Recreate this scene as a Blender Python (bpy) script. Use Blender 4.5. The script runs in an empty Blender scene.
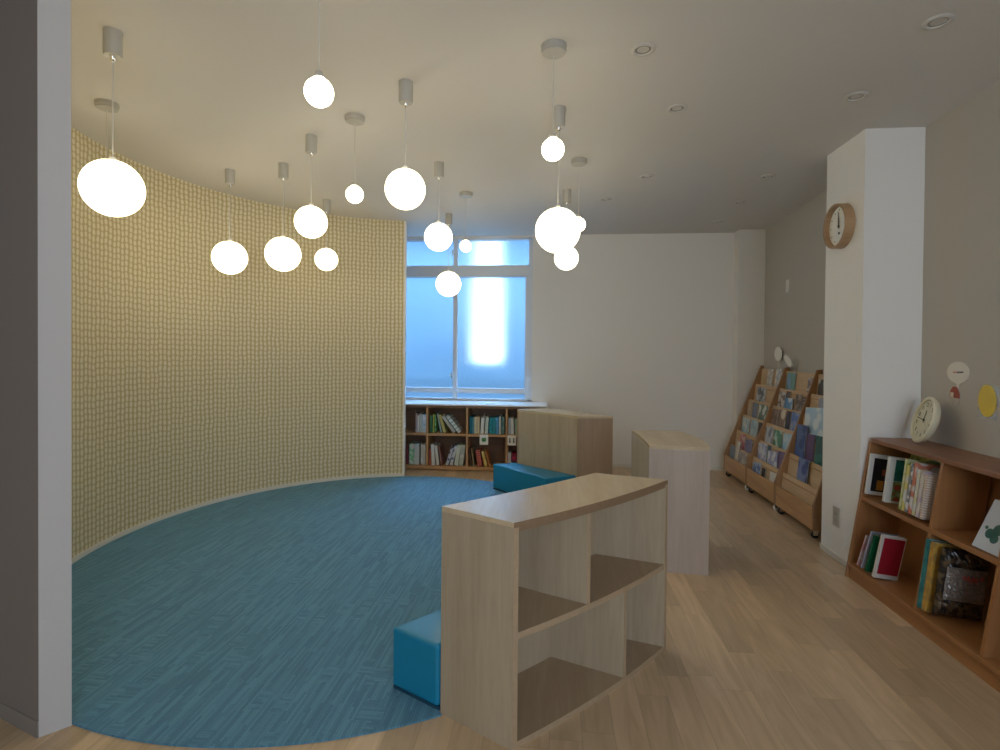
import bpy, bmesh, math, random
from mathutils import Vector, Matrix
random.seed(7)
sc = bpy.context.scene
COL = sc.collection
PI = math.pi
H = 2.6

# ------------------------------------------------------------------ materials
def nmat(name):
    m = bpy.data.materials.new(name); m.use_nodes = True
    nt = m.node_tree; b = nt.nodes['Principled BSDF']
    return m, nt, b
def link(nt, a, b): nt.links.new(a, b)
def plain(name, col, rough=.5, metal=0., spec=.5, bump=0., bscale=200., var=0., coat=0.):
    m, nt, b = nmat(name)
    b.inputs['Base Color'].default_value = (*col, 1); b.inputs['Roughness'].default_value = rough
    b.inputs['Metallic'].default_value = metal; b.inputs['Specular IOR Level'].default_value = spec
    b.inputs['Coat Weight'].default_value = coat
    tc = nt.nodes.new('ShaderNodeTexCoord')
    nz = nt.nodes.new('ShaderNodeTexNoise'); nz.inputs['Scale'].default_value = bscale; nz.inputs['Detail'].default_value = 3
    link(nt, tc.outputs['Object'], nz.inputs['Vector'])
    if bump:
        bp = nt.nodes.new('ShaderNodeBump'); bp.inputs['Strength'].default_value = bump; bp.inputs['Distance'].default_value = .002
        link(nt, nz.outputs['Fac'], bp.inputs['Height']); link(nt, bp.outputs['Normal'], b.inputs['Normal'])
    if var:
        mx = nt.nodes.new('ShaderNodeMix'); mx.data_type = 'RGBA'
        mx.inputs[6].default_value = (*[c*(1-var) for c in col], 1); mx.inputs[7].default_value = (*[min(1, c*(1+var)) for c in col], 1)
        link(nt, nz.outputs['Fac'], mx.inputs[0]); link(nt, mx.outputs[2], b.inputs['Base Color'])
    return m
def emit(name, col, s, base=(.9, .88, .8)):
    m, nt, b = nmat(name)
    b.inputs['Base Color'].default_value = (*base, 1); b.inputs['Roughness'].default_value = .35
    b.inputs['Emission Color'].default_value = (*col, 1); b.inputs['Emission Strength'].default_value = s
    return m
_w = {}
def wood(key, light, dark, axis='Z', rough=.45, scale=1., contrast=1., coat=0.):
    k = (key, axis)
    if k in _w: return _w[k]
    m, nt, b = nmat(key + '_' + axis)
    tc = nt.nodes.new('ShaderNodeTexCoord'); mp = nt.nodes.new('ShaderNodeMapping')
    s = {'X': (.8, 9, 9), 'Y': (9, .8, 9), 'Z': (9, 9, .8)}[axis]
    mp.inputs['Scale'].default_value = [v*scale for v in s]
    n1 = nt.nodes.new('ShaderNodeTexNoise'); n1.inputs['Scale'].default_value = 1.3; n1.inputs['Detail'].default_value = 6; n1.inputs['Distortion'].default_value = .8
    n2 = nt.nodes.new('ShaderNodeTexNoise'); n2.inputs['Scale'].default_value = 9; n2.inputs['Detail'].default_value = 4
    link(nt, tc.outputs['Object'], mp.inputs['Vector']); link(nt, mp.outputs[0], n1.inputs['Vector']); link(nt, mp.outputs[0], n2.inputs['Vector'])
    ma = nt.nodes.new('ShaderNodeMath'); ma.operation = 'MULTIPLY_ADD'; ma.inputs[1].default_value = .35
    link(nt, n2.outputs['Fac'], ma.inputs[0]); 
    sc2 = nt.nodes.new('ShaderNodeMath'); sc2.operation = 'MULTIPLY'; sc2.inputs[1].default_value = .65
    link(nt, n1.outputs['Fac'], sc2.inputs[0]); link(nt, sc2.outputs[0], ma.inputs[2])
    cr = nt.nodes.new('ShaderNodeValToRGB')
    cr.color_ramp.elements[0].position = .5 - .2/contrast; cr.color_ramp.elements[0].color = (*dark, 1)
    cr.color_ramp.elements[1].position = .5 + .18/contrast; cr.color_ramp.elements[1].color = (*light, 1)
    link(nt, ma.outputs[0], cr.inputs['Fac']); link(nt, cr.outputs['Color'], b.inputs['Base Color'])
    b.inputs['Roughness'].default_value = rough; b.inputs['Coat Weight'].default_value = coat
    _w[k] = m; return m
BIR_L, BIR_D = (.52, .425, .295), (.39, .30, .195)
def birch(a): return wood('birch_ply', BIR_L, BIR_D, a, .42, 1., .9)
def birchtop(): return wood('birch_top', (.64, .51, .34), (.54, .41, .25), 'Y', .25, 1., .9)
def shelfwood(a): return wood('birch_shelf', (.46, .345, .225), (.36, .25, .15), a, .42, 1., .9)
def endtone(k):
    return {'A': birch('Z'), 'B': wood('birch_end_shade_rose', (.52, .43, .36), (.42, .335, .27), 'Z', .45, 1., .9), 'C': wood('birch_end_shade_brown', (.44, .31, .205), (.34, .225, .14), 'Z', .45, 1., .9)}[k]  # same birch; light on the B and C ends is put into the tone
def birchend(a): return wood('birch_end', (.54, .42, .31), (.42, .31, .215), a, .45, 1., .9)
def oak(a): return wood('oak', (.60, .36, .175), (.42, .225, .10), a, .42, .8)
def oakdark(a): return wood('oak_side', (.42, .24, .115), (.30, .155, .068), a, .42, .8)
def oakpale(a): return wood('oak_panel', (.70, .51, .31), (.56, .38, .21), a, .45, .8)
def alder(a): return wood('alder', (.42, .20, .075), (.30, .13, .045), a, .4, .8)
def aldertop(): return wood('alder_top', (.33, .16, .085), (.23, .105, .055), 'Y', .42, .9)
def walnut(a): return wood('walnut', (.30, .165, .10), (.19, .10, .036), a, .45, 1.)
PLY = plain('ply_edge', (.44, .32, .20), .5, var=.12, bscale=60)
PLYM = plain('ply_edge_brown', (.27, .175, .10), .5, var=.15, bscale=60)
PLYD = plain('ply_edge_dark_glue', (.22, .135, .075), .55)

CEIL = plain('ceiling_paper', (.69, .66, .615), .9, bump=.25, bscale=120, var=.02)
WHITE = plain('white_wallpaper', (.83, .80, .75), .9, bump=.3, bscale=180, var=.02)
PILW = plain('pillar_wallpaper', (.90, .88, .84), .9, bump=.3, bscale=180, var=.02)
GREIGE = plain('greige_wallpaper', (.53, .495, .445), .9, bump=.3, bscale=180, var=.03)
BASEW = plain('white_baseboard', (.74, .71, .64), .55)
FRAMEW = plain('white_aluminium', (.70, .74, .80), .4)
GREYM = plain('canopy_enamel', (.47, .45, .40), .4)
CHROME = plain('chrome', (.8, .8, .78), .2, 1.)
CORD = plain('cord_grey', (.62, .60, .55), .6)
BLACK = plain('black_rubber', (.015, .015, .016), .5)
WHP = plain('white_plastic', (.82, .81, .77), .4)
PAPER = plain('paper_edges', (.78, .76, .70), .8)
WPAPER = plain('white_paper', (.86, .84, .79), .7)
CREAM = plain('cream_plastic', (.74, .70, .52), .4)
INK = plain('dark_ink', (.05, .05, .05), .6)
RED = plain('red_ink', (.55, .07, .06), .6)
GREEN = plain('green_ink', (.06, .28, .08), .6)
BLUEV = plain('blue_vinyl', (.006, .23, .40), .36, spec=.5, bump=.05, bscale=500, coat=.08)
YEL = plain('yellow_paper', (.80, .58, .06), .5)
CLOCKW = wood('beech_rim', (.50, .32, .18), (.38, .23, .12), 'Z', .4, 1.)

# globes: light emitting opal glass
WARM = (1.0, .85, .58)
GLOBE = emit('opal_glass_lit', WARM, 2.25)
BULB = emit('small_bulb_lit', (1., .88, .64), 8)

# floor planks
class NB:
    """small node helper"""
    def __init__(self, nt): self.nt = nt
    def m(self, op, *a):
        n = self.nt.nodes.new('ShaderNodeMath'); n.operation = op
        for i, v in enumerate(a):
            if isinstance(v, (int, float)): n.inputs[i].default_value = v
            else: link(self.nt, v, n.inputs[i])
        return n.outputs[0]
    def planks(self, along, across, length, width, gap):
        """random value per plank, and 1 on the joints"""
        a = self.m('DIVIDE', across, width); row = self.m('FLOOR', a)
        h = self.m('FRACT', self.m('MULTIPLY', self.m('SINE', self.m('MULTIPLY', row, 12.9898)), 43758.5))
        l = self.m('ADD', self.m('DIVIDE', along, length), h); idx = self.m('FLOOR', l)
        wn = self.nt.nodes.new('ShaderNodeTexWhiteNoise'); wn.noise_dimensions = '2D'
        c = self.nt.nodes.new('ShaderNodeCombineXYZ'); link(self.nt, row, c.inputs[0]); link(self.nt, idx, c.inputs[1]); link(self.nt, c.outputs[0], wn.inputs['Vector'])
        ea = self.m('MULTIPLY', self.m('SUBTRACT', .5, self.m('ABSOLUTE', self.m('SUBTRACT', self.m('FRACT', a), .5))), width)
        eb = self.m('MULTIPLY', self.m('SUBTRACT', .5, self.m('ABSOLUTE', self.m('SUBTRACT', self.m('FRACT', l), .5))), length)
        return wn.outputs['Value'], wn.outputs['Color'], self.m('LESS_THAN', self.m('MINIMUM', ea, eb), gap)
def floor_mat():
    m, nt, b = nmat('oak_vinyl_planks'); nb = NB(nt)
    tc = nt.nodes.new('ShaderNodeTexCoord'); sx = nt.nodes.new('ShaderNodeSeparateXYZ'); link(nt, tc.outputs['Object'], sx.inputs[0])
    val, colr, joint = nb.planks(sx.outputs[1], sx.outputs[0], .60, .110, .0006)
    mp2 = nt.nodes.new('ShaderNodeMapping'); mp2.inputs['Scale'].default_value = (13, 1.5, 1)
    link(nt, tc.outputs['Object'], mp2.inputs['Vector'])
    ad = nt.nodes.new('ShaderNodeVectorMath'); ad.operation = 'MULTIPLY_ADD'; ad.inputs[1].default_value = (17, 13, 5)
    link(nt, colr, ad.inputs[0]); link(nt, mp2.outputs[0], ad.inputs[2])
    n = nt.nodes.new('ShaderNodeTexNoise'); n.inputs['Scale'].default_value = 1.3; n.inputs['Detail'].default_value = 8; n.inputs['Distortion'].default_value = 1.6
    link(nt, ad.outputs[0], n.inputs['Vector'])
    cr = nt.nodes.new('ShaderNodeValToRGB'); e = cr.color_ramp.elements
    e[0].position = .25; e[0].color = (.50, .35, .205, 1); e[1].position = .75; e[1].color = (.68, .50, .32, 1)
    link(nt, n.outputs['Fac'], cr.inputs['Fac'])
    hs = nt.nodes.new('ShaderNodeHueSaturation')
    mr = nt.nodes.new('ShaderNodeMapRange'); mr.inputs[3].default_value = .84; mr.inputs[4].default_value = 1.14
    link(nt, val, mr.inputs[0]); link(nt, mr.outputs[0], hs.inputs['Value']); link(nt, cr.outputs['Color'], hs.inputs['Color'])
    mx = nt.nodes.new('ShaderNodeMix'); mx.data_type = 'RGBA'; mx.inputs[7].default_value = (.22, .15, .09, 1)
    link(nt, nb.m('MULTIPLY', joint, .6), mx.inputs[0]); link(nt, hs.outputs['Color'], mx.inputs[6]); link(nt, mx.outputs[2], b.inputs['Base Color'])
    b.inputs['Roughness'].default_value = .30
    bp = nt.nodes.new('ShaderNodeBump'); bp.inputs['Strength'].default_value = .12; bp.inputs['Distance'].default_value = .001
    link(nt, n.outputs['Fac'], bp.inputs['Height']); link(nt, bp.outputs['Normal'], b.inputs['Normal'])
    return m
def carpet_mat():
    m, nt, b = nmat('teal_loop_carpet'); nb = NB(nt)
    tc = nt.nodes.new('ShaderNodeTexCoord'); sx = nt.nodes.new('ShaderNodeSeparateXYZ'); link(nt, tc.outputs['Object'], sx.inputs[0])
    v1, c1, j1 = nb.planks(sx.outputs[1], sx.outputs[0], .16, .010, .0013)
    v2, c2, j2 = nb.planks(sx.outputs[0], sx.outputs[1], .09, .010, .0013)
    vb, cb, jb = nb.planks(sx.outputs[1], sx.outputs[0], .11, .045, .0)
    gt = nb.m('GREATER_THAN', vb, .88)
    mx = nt.nodes.new('ShaderNodeMix'); mx.data_type = 'FLOAT'; link(nt, gt, mx.inputs[0]); link(nt, v1, mx.inputs[2]); link(nt, v2, mx.inputs[3])
    jx = nt.nodes.new('ShaderNodeMix'); jx.data_type = 'FLOAT'; link(nt, gt, jx.inputs[0]); link(nt, j1, jx.inputs[2]); link(nt, j2, jx.inputs[3])
    fine = nt.nodes.new('ShaderNodeTexNoise'); fine.inputs['Scale'].default_value = 240; fine.inputs['Detail'].default_value = 2
    link(nt, tc.outputs['Object'], fine.inputs['Vector'])
    s = nb.m('SUBTRACT', nb.m('MULTIPLY_ADD', fine.outputs['Fac'], .5, nb.m('MULTIPLY', mx.outputs[0], .55)), nb.m('MULTIPLY', jx.outputs[0], .30))
    cr = nt.nodes.new('ShaderNodeValToRGB'); e = cr.color_ramp.elements
    e[0].position = .0; e[0].color = (.060, .170, .26, 1); e[1].position = .9; e[1].color = (.14, .335, .46, 1)
    link(nt, s, cr.inputs['Fac']); link(nt, cr.outputs['Color'], b.inputs['Base Color'])
    b.inputs['Roughness'].default_value = .7; b.inputs['Specular IOR Level'].default_value = .3
    b.inputs['Sheen Weight'].default_value = .3; b.inputs['Sheen Roughness'].default_value = .4; b.inputs['Sheen Tint'].default_value = (.5, .75, 1, 1)
    bp = nt.nodes.new('ShaderNodeBump'); bp.inputs['Strength'].default_value = .45; bp.inputs['Distance'].default_value = .003
    link(nt, s, bp.inputs['Height']); link(nt, bp.outputs['Normal'], b.inputs['Normal'])
    return m
def wallpaper_mat():
    m, nt, b = nmat('mustard_dab_wallpaper')
    uv = nt.nodes.new('ShaderNodeUVMap')
    nz = nt.nodes.new('ShaderNodeTexNoise'); nz.inputs['Scale'].default_value = 9; nz.inputs['Detail'].default_value = 1
    link(nt, uv.outputs[0], nz.inputs['Vector'])
    off = nt.nodes.new('ShaderNodeVectorMath'); off.operation = 'MULTIPLY_ADD'; off.inputs[1].default_value = (.022, .022, 0)
    link(nt, nz.outputs['Color'], off.inputs[0]); link(nt, uv.outputs[0], off.inputs[2])
    dv = nt.nodes.new('ShaderNodeVectorMath'); dv.operation = 'MULTIPLY'; dv.inputs[1].default_value = (1/.038, 1/.0405, 1)
    link(nt, off.outputs[0], dv.inputs[0])
    sx = nt.nodes.new('ShaderNodeSeparateXYZ'); link(nt, dv.outputs[0], sx.inputs[0])
    # stagger columns a little by a hash
    def mth(op, a, bv=None, c=None):
        n = nt.nodes.new('ShaderNodeMath'); n.operation = op
        for i, v in enumerate((a, bv, c)):
            if v is None: continue
            if isinstance(v, (int, float)): n.inputs[i].default_value = v
            else: link(nt, v, n.inputs[i])
        return n.outputs[0]
    fx = mth('FLOOR', sx.outputs[0]); st = mth('MULTIPLY', mth('FRACT', mth('MULTIPLY', fx, .6180)), .3)
    px = mth('ABSOLUTE', mth('SUBTRACT', mth('FRACT', sx.outputs[0]), .5)); yy = mth('ADD', sx.outputs[1], st)
    py = mth('ABSOLUTE', mth('SUBTRACT', mth('FRACT', yy), .5))
    q = mth('ADD', mth('POWER', mth('DIVIDE', px, .33), 2.4), mth('POWER', mth('DIVIDE', py, .46), 2.6))
    mk = nt.nodes.new('ShaderNodeMapRange'); mk.inputs[1].default_value = .45; mk.inputs[2].default_value = 1.35; mk.inputs[3].default_value = 1; mk.inputs[4].default_value = 0
    link(nt, q, mk.inputs[0])
    mx = nt.nodes.new('ShaderNodeMix'); mx.data_type = 'RGBA'
    mx.inputs[6].default_value = (.535, .445, .24, 1); mx.inputs[7].default_value = (.77, .70, .515, 1)
    link(nt, mk.outputs[0], mx.inputs[0]); link(nt, mx.outputs[2], b.inputs['Base Color'])
    b.inputs['Roughness'].default_value = .85
    return m
def frosted():
    m, nt, b = nmat('frosted_glass')
    out = nt.nodes['Material Output']
    nt.nodes.remove(b)
    tc = nt.nodes.new('ShaderNodeTexCoord'); vo = nt.nodes.new('ShaderNodeTexVoronoi'); vo.inputs['Scale'].default_value = 70
    link(nt, tc.outputs['Object'], vo.inputs['Vector'])
    bp = nt.nodes.new('ShaderNodeBump'); bp.inputs['Strength'].default_value = .35; bp.inputs['Distance'].default_value = .004
    link(nt, vo.outputs['Distance'], bp.inputs['Height'])
    g = nt.nodes.new('ShaderNodeBsdfRefraction'); g.inputs['IOR'].default_value = 1.3; g.inputs['Roughness'].default_value = .33; g.inputs['Color'].default_value = (.66, .78, .90, 1)
    t = nt.nodes.new('ShaderNodeBsdfTranslucent'); t.inputs['Color'].default_value = (.75, .87, 1, 1)
    gl = nt.nodes.new('ShaderNodeBsdfGlossy'); gl.inputs['Roughness'].default_value = .3
    for n in (g, t, gl): link(nt, bp.outputs['Normal'], n.inputs['Normal'])
    m1 = nt.nodes.new('ShaderNodeMixShader'); m1.inputs[0].default_value = .035
    link(nt, g.outputs[0], m1.inputs[1]); link(nt, t.outputs[0], m1.inputs[2])
    m2 = nt.nodes.new('ShaderNodeMixShader'); m2.inputs[0].default_value = .05
    link(nt, m1.outputs[0], m2.inputs[1]); link(nt, gl.outputs[0], m2.inputs[2])
    tr = nt.nodes.new('ShaderNodeBsdfTransparent'); tr.inputs['Color'].default_value = (.85, .94, 1, 1)
    m3 = nt.nodes.new('ShaderNodeMixShader'); m3.inputs[0].default_value = .15
    link(nt, m2.outputs[0], m3.inputs[1]); link(nt, tr.outputs[0], m3.inputs[2]); link(nt, m3.outputs[0], out.inputs['Surface'])
    return m

_c = {}
def cover(c1, c2=None, style='plain', scale=14., c3=None):
    """printed book covers: blocks, spots, band or cloud patterns"""
    k = (c1, c2, style, scale, c3)
    if k in _c: return _c[k]
    m, nt, b = nmat('printed_cover_%d' % len(_c))
    b.inputs['Roughness'].default_value = .35
    if c2 is None:
        b.inputs['Base Color'].default_value = (*c1, 1)
    else:
        tc = nt.nodes.new('ShaderNodeTexCoord')
        if style == 'cloud':
            t = nt.nodes.new('ShaderNodeTexNoise'); t.inputs['Scale'].default_value = scale; t.inputs['Detail'].default_value = 3; o = t.outputs['Fac']
        elif style == 'spots':
            t = nt.nodes.new('ShaderNodeTexVoronoi'); t.inputs['Scale'].default_value = scale; o = t.outputs['Distance']
        elif style == 'lines':
            t = nt.nodes.new('ShaderNodeTexWave'); t.bands_direction = 'Z'; t.inputs['Scale'].default_value = scale; t.inputs['Distortion'].default_value = 2.5; o = t.outputs['Fac']
        else:
            t = nt.nodes.new('ShaderNodeTexVoronoi'); t.distance = 'MANHATTAN'; t.inputs['Scale'].default_value = scale
            s = nt.nodes.new('ShaderNodeSeparateColor'); link(nt, t.outputs['Color'], s.inputs[0]); o = s.outputs[0]
        link(nt, tc.outputs['Object'], t.inputs['Vector'])
        cr = nt.nodes.new('ShaderNodeValToRGB'); e = cr.color_ramp.elements
        e[0].position = .42; e[0].color = (*c1, 1); e[1].position = .55; e[1].color = (*c2, 1)
        if c3: 
            x = e.new(.68); x.color = (*c3, 1)
        link(nt, o, cr.inputs['Fac']); link(nt, cr.outputs['Color'], b.inputs['Base Color'])
    _c[k] = m; return m

# ------------------------------------------------------------------ geometry helpers
class MB:
    def __init__(self): self.v = []; self.f = []; self.mi = []; self.cur = 0; self.smooth = []; self.sm = False
    def add(self, vs, fs):
        n = len(self.v); self.v += [tuple(p) for p in vs]; self.f += [tuple(i+n for i in f) for f in fs]
        self.mi += [self.cur]*len(fs); self.smooth += [self.sm]*len(fs); return self
    def box(self, x0, x1, y0, y1, z0, z1):
        vs = [(x, y, z) for z in (z0, z1) for y in (y0, y1) for x in (x0, x1)]
        return self.add(vs, [(0, 2, 3, 1), (4, 5, 7, 6), (0, 1, 5, 4), (2, 6, 7, 3), (0, 4, 6, 2), (1, 3, 7, 5)])
    def prism(self, poly, z0, z1, axis='Z'):
        """poly extruded along an axis; Z: (x,y), Y: (x,z), X: (y,z)"""
        def P(p, t): return {'Z': (p[0], p[1], t), 'Y': (p[0], t, p[1]), 'X': (t, p[0], p[1])}[axis]
        n = len(poly); vs = [P(p, z0) for p in poly] + [P(p, z1) for p in poly]
        fs = [tuple(range(n))[::-1], tuple(range(n, 2*n))] + [(i, (i+1) % n, n+(i+1) % n, n+i) for i in range(n)]
        return self.add(vs, fs)
    def hexa(self, q):  # eight corners: bottom four, top four (both counter-clockwise)
        return self.add(q, [(3, 2, 1, 0), (4, 5, 6, 7), (0, 1, 5, 4), (1, 2, 6, 5), (2, 3, 7, 6), (3, 0, 4, 7)])
    def lathe(self, prof, n=40, M=None, closed=False):
        M = M or Matrix.Identity(4); vs = []; fs = []; s = self.sm; self.sm = True
        for r, z in prof:
            for k in range(n):
                a = 2*PI*k/n; vs.append(M @ Vector((r*math.cos(a), r*math.sin(a), z)))
        m = len(prof)
        for i in range(m-1):
            for k in range(n): fs.append((i*n+k, i*n+(k+1) % n, (i+1)*n+(k+1) % n, (i+1)*n+k))
        if prof[0][0] > 1e-5: fs.append(tuple(range(n))[::-1])
        if prof[-1][0] > 1e-5: fs.append(tuple(range((m-1)*n, m*n)))
        self.add(vs, fs); self.sm = s; return self
    def tube(self, a, b, r, n=8):
        a, b = Vector(a), Vector(b); d = b-a
        M = Matrix.Translation(a) @ d.to_track_quat('Z', 'Y').to_matrix().to_4x4()
        return self.lathe([(r, 0), (r, d.length)], n, M)
    def build(self, name, mats, parent=None, bevel=0., seg=2, loc=None, rot=None):
        me = bpy.data.meshes.new(name); me.from_pydata(self.v, [], self.f)
        if not isinstance(mats, (list, tuple)): mats = [mats]
        for m in mats: me.materials.append(m)
        for p, i, s in zip(me.polygons, self.mi, self.smooth): p.material_index = i; p.use_smooth = s
        bm = bmesh.new(); bm.from_mesh(me); bmesh.ops.remove_doubles(bm, verts=bm.verts, dist=1e-6)
        bmesh.ops.recalc_face_normals(bm, faces=bm.faces)
        if bevel:
            es = [e for e in bm.edges if len(e.link_faces) == 2 and e.calc_face_angle(0) > .6]
            bmesh.ops.bevel(bm, geom=es, offset=bevel, segments=seg, profile=.5, affect='EDGES', clamp_overlap=True)
        bm.to_mesh(me); bm.free()
        o = bpy.data.objects.new(name, me); COL.objects.link(o)
        if any(self.smooth):
            for p in me.polygons: pass
            try: me.set_sharp_from_angle(angle=.7)
            except Exception: pass
        if parent: o.parent = parent
        if loc: o.location = loc
        if rot: o.rotation_euler = rot
        return o
def tag(o, label=None, cat=None, group=None, kind=None):
    for k, v in (('label', label), ('category', cat), ('group', group), ('kind', kind)):
        if v: o[k] = v
    return o
def thing(name, label, cat, loc=(0, 0, 0), rot=(0, 0, 0), group=None):
    o = bpy.data.objects.new(name, None); COL.objects.link(o); o.empty_display_size = .1
    o.location = loc; o.rotation_euler = rot
    return tag(o, label, cat, group)
def struct(o): o['kind'] = 'structure'; return o
def text_mesh(s, size, mat, name, parent, M, extrude=.0006):
    cu = bpy.data.curves.new('t', 'FONT'); cu.body = s; cu.size = size; cu.align_x = 'CENTER'; cu.align_y = 'CENTER'; cu.extrude = extrude
    t = bpy.data.objects.new('t', cu); COL.objects.link(t)
    dg = bpy.context.evaluated_depsgraph_get(); me = bpy.data.meshes.new_from_object(t.evaluated_get(dg))
    bpy.data.objects.remove(t); me.materials.clear(); me.materials.append(mat); me.transform(M)
    o = bpy.data.objects.new(name, me); COL.objects.link(o); o.parent = parent; return o

# ------------------------------------------------------------------ the room
def wx(y): return 2.10 + (y-3.0)*.042            # right wall, very slightly out of square
FY = 6.12                                        # far wall
struct(MB().box(-3.9, 2.6, -2.6, FY+.2, -.1, 0).build('floor', floor_mat()))
struct(MB().box(-3.9, 2.6, -2.6, FY+.2, H, H+.1).build('ceiling', CEIL))
m = MB(); m.hexa([(wx(-2.6), -2.6, 0), (2.6, -2.6, 0), (2.6, FY+.2, 0), (wx(FY+.2), FY+.2, 0), (wx(-2.6), -2.6, H), (2.6, -2.6, H), (2.6, FY+.2, H), (wx(FY+.2), FY+.2, H)])
struct(m.build('wall_right', GREIGE))
WX0, WX1, WZ0, WZ1 = -2.25, -.235, .722, 2.575
m = MB(); m.box(WX1, 2.3, FY, FY+.14, 0, H); m.box(-3.9, WX0, FY, FY+.14, 0, H); m.box(WX0, WX1, FY, FY+.14, 0, WZ0); m.box(WX0, WX1, FY, FY+.14, WZ1, H)
struct(m.build('wall_far', WHITE))
struct(MB().box(-3.9, -3.75, -2.6, FY+.2, 0, H).build('wall_left', WHITE))
struct(MB().box(-3.9, 2.6, -2.75, -2.6, 0, H).build('wall_near', WHITE))
# far corner column and the pillar with the clock
struct(MB().box(1.955, wx(FY)+.02, 5.97, FY, 0, H).build('wall_corner_column', WHITE))
struct(MB().box(1.79, wx(3.5)+.02, 3.335, 3.775, 0, H).build('wall_pillar', PILW))
# baseboards
bs = MB(); bs.box(1.778, 1.79, 3.325, 3.775, 0, .036); bs.box(1.778, 2.10, 3.325, 3.335, 0, .036); struct(bs.build('baseboard_pillar', BASEW, bevel=.002))
struct(MB().box(-.05, 1.945, FY-.012, FY, 0, .036).build('baseboard_far', BASEW, bevel=.002))
bs = MB(); bs.box(1.943, 1.955, 5.958, FY, 0, .036); bs.box(1.943, wx(6), 5.958, 5.97, 0, .036); struct(bs.build('baseboard_corner', BASEW, bevel=.002))
bs = MB(); bs.hexa([(wx(3.78)-.012, 3.775, 0), (wx(3.78), 3.775, 0), (wx(5.96), 5.958, 0), (wx(5.96)-.012, 5.958, 0), (wx(3.78)-.012, 3.775, .036), (wx(3.78), 3.775, .036), (wx(5.96), 5.958, .036), (wx(5.96)-.012, 5.958, .036)])
struct(bs.build('baseboard_right', BASEW))

# elliptical carpet and the curved wall that follows it
CX, CY, EA, EB = -1.215, 3.511, 1.708, 1.878
def el(t, d=0.): 
    # point on the ellipse, d metres further out along the normal
    n = Vector((math.cos(t)/EA, math.sin(t)/EB)).normalized()
    return (CX+EA*math.cos(t)+n.x*d, CY+EB*math.sin(t)+n.y*d)
N = 160
PA = ((-.388, 1.885), (.197, 2.490), (-.120, 1.732), (.502, 2.400))
PB = ((.572, 3.255), (.558, 3.880), (.910, 3.225), (.892, 3.875))
PC = ((.223, 4.620), (-.328, 5.065), (.513, 4.665), (-.053, 5.240))
N = 900; cpts = []
for i in range(N):
    p = Vector(el(2*PI*i/N))
    for I1, I2, O1, O2 in (PA, PB, PC):
        a, b = Vector(I1), Vector(I2); d = (b-a); L = d.length; d.normalize(); nr = Vector((d.y, -d.x))
        if nr.dot(Vector(O1)-a) < 0: nr = -nr
        o1 = (Vector(O1)-a).normalized(); det = d.x*o1.y-d.y*o1.x; v = p-a
        u = (v.x*o1.y-v.y*o1.x)/det; w_ = (d.x*v.y-d.y*v.x)/det      # p = a + d*u + o1*w_
        if -.004 < u < L+.004 and -.016 < w_ < .5: p = a+d*u-o1*.016
    cpts.append(tuple(p))
m = MB(); m.prism(cpts, .0, .007)
o = m.build('carpet', carpet_mat()); tag(o, 'round teal blue carpet laid on the wood floor inside the curved wall', 'carpet')
tA = math.atan2((5.362-CY)/EB, (-1.50-CX)/EA)              # far end beside the window
tB = math.atan2((1.676-CY)/EB, (-1.632-CX)/EA) + 2*PI      # near end beside the camera
n = 120; vs = []; fs = []; uvs = []; arc = [0.]
T = [tA+(tB-tA)*i/n for i in range(n+1)]
inn = [el(t, .004) for t in T]; out = [el(t, .078) for t in T]
out[-1] = (-1.687, 1.620)
for i in range(n): arc.append(arc[-1]+math.dist(inn[i], inn[i+1]))
for p in inn: vs += [(p[0], p[1], 0), (p[0], p[1], H)]
for p in out: vs += [(p[0], p[1], 0), (p[0], p[1], H)]
k = 2*(n+1)
me = bpy.data.meshes.new('wall_curved')
for i in range(n): fs.append((2*i, 2*i+1, 2*i+3, 2*i+2))
for i in range(n): fs.append((k+2*i+2, k+2*i+3, k+2*i+1, k+2*i))
fs.append((0, k, k+1, 1)); fs.append((2*n, 2*n+1, k+2*n+1, k+2*n))
me.from_pydata(vs, [], fs); uvl = me.uv_layers.new(name='UVMap')
for pi, p in enumerate(me.polygons):
    if pi >= n: p.material_index = 1 if pi < 2*n else 2
    p.use_smooth = pi < 2*n
    for li in p.loop_indices:
        vi = me.loops[li].vertex_index; j = (vi % k)//2
        uvl.data[li].uv = (arc[j], vs[vi][2])
OUTD = plain('outer_face_dark_greige', (.25, .212, .185), .9, bump=.3, bscale=180)  # outer face has a darker base colour than the wall end
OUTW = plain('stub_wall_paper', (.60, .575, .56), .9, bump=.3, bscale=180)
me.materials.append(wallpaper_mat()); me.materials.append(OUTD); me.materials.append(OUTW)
try: me.set_sharp_from_angle(angle=.7)
except Exception: pass
o = bpy.data.objects.new('wall_curved', me); COL.objects.link(o); struct(o)
# its baseboard, and the white corner trim at the far end
m = MB(); T2 = [tA+(tB-.03-tA)*i/n for i in range(n+1)]; b1 = [el(t, -.008) for t in T2]; b2 = [el(t, .0035) for t in T2]
vs = []; fs = []
for a, b in zip(b1, b2): vs += [(a[0], a[1], .007), (b[0], b[1], .007), (b[0], b[1], .036), (a[0], a[1], .036)]
for i in range(n):
    for j in range(4): fs.append((4*i+j, 4*i+(j+1) % 4, 4*i+4+(j+1) % 4, 4*i+4+j))
fs += [(0, 1, 2, 3), (4*n+3, 4*n+2, 4*n+1, 4*n)]
m.add(vs, fs); struct(m.build('baseboard_curved', BASEW))
p0, p1 = inn[0], out[0]; dx, dy = p1[0]-p0[0], p1[1]-p0[1]
m = MB(); e0 = (p0[0]+.001, p0[1]-.003); m.prism([(p0[0]-.012, p0[1]-.006), (p0[0]+.006, p0[1]-.004), (p1[0]+.008, p1[1]), (p1[0]-.002, p1[1])], 0, H)
struct(m.build('trim_1', WHITE))
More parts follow.
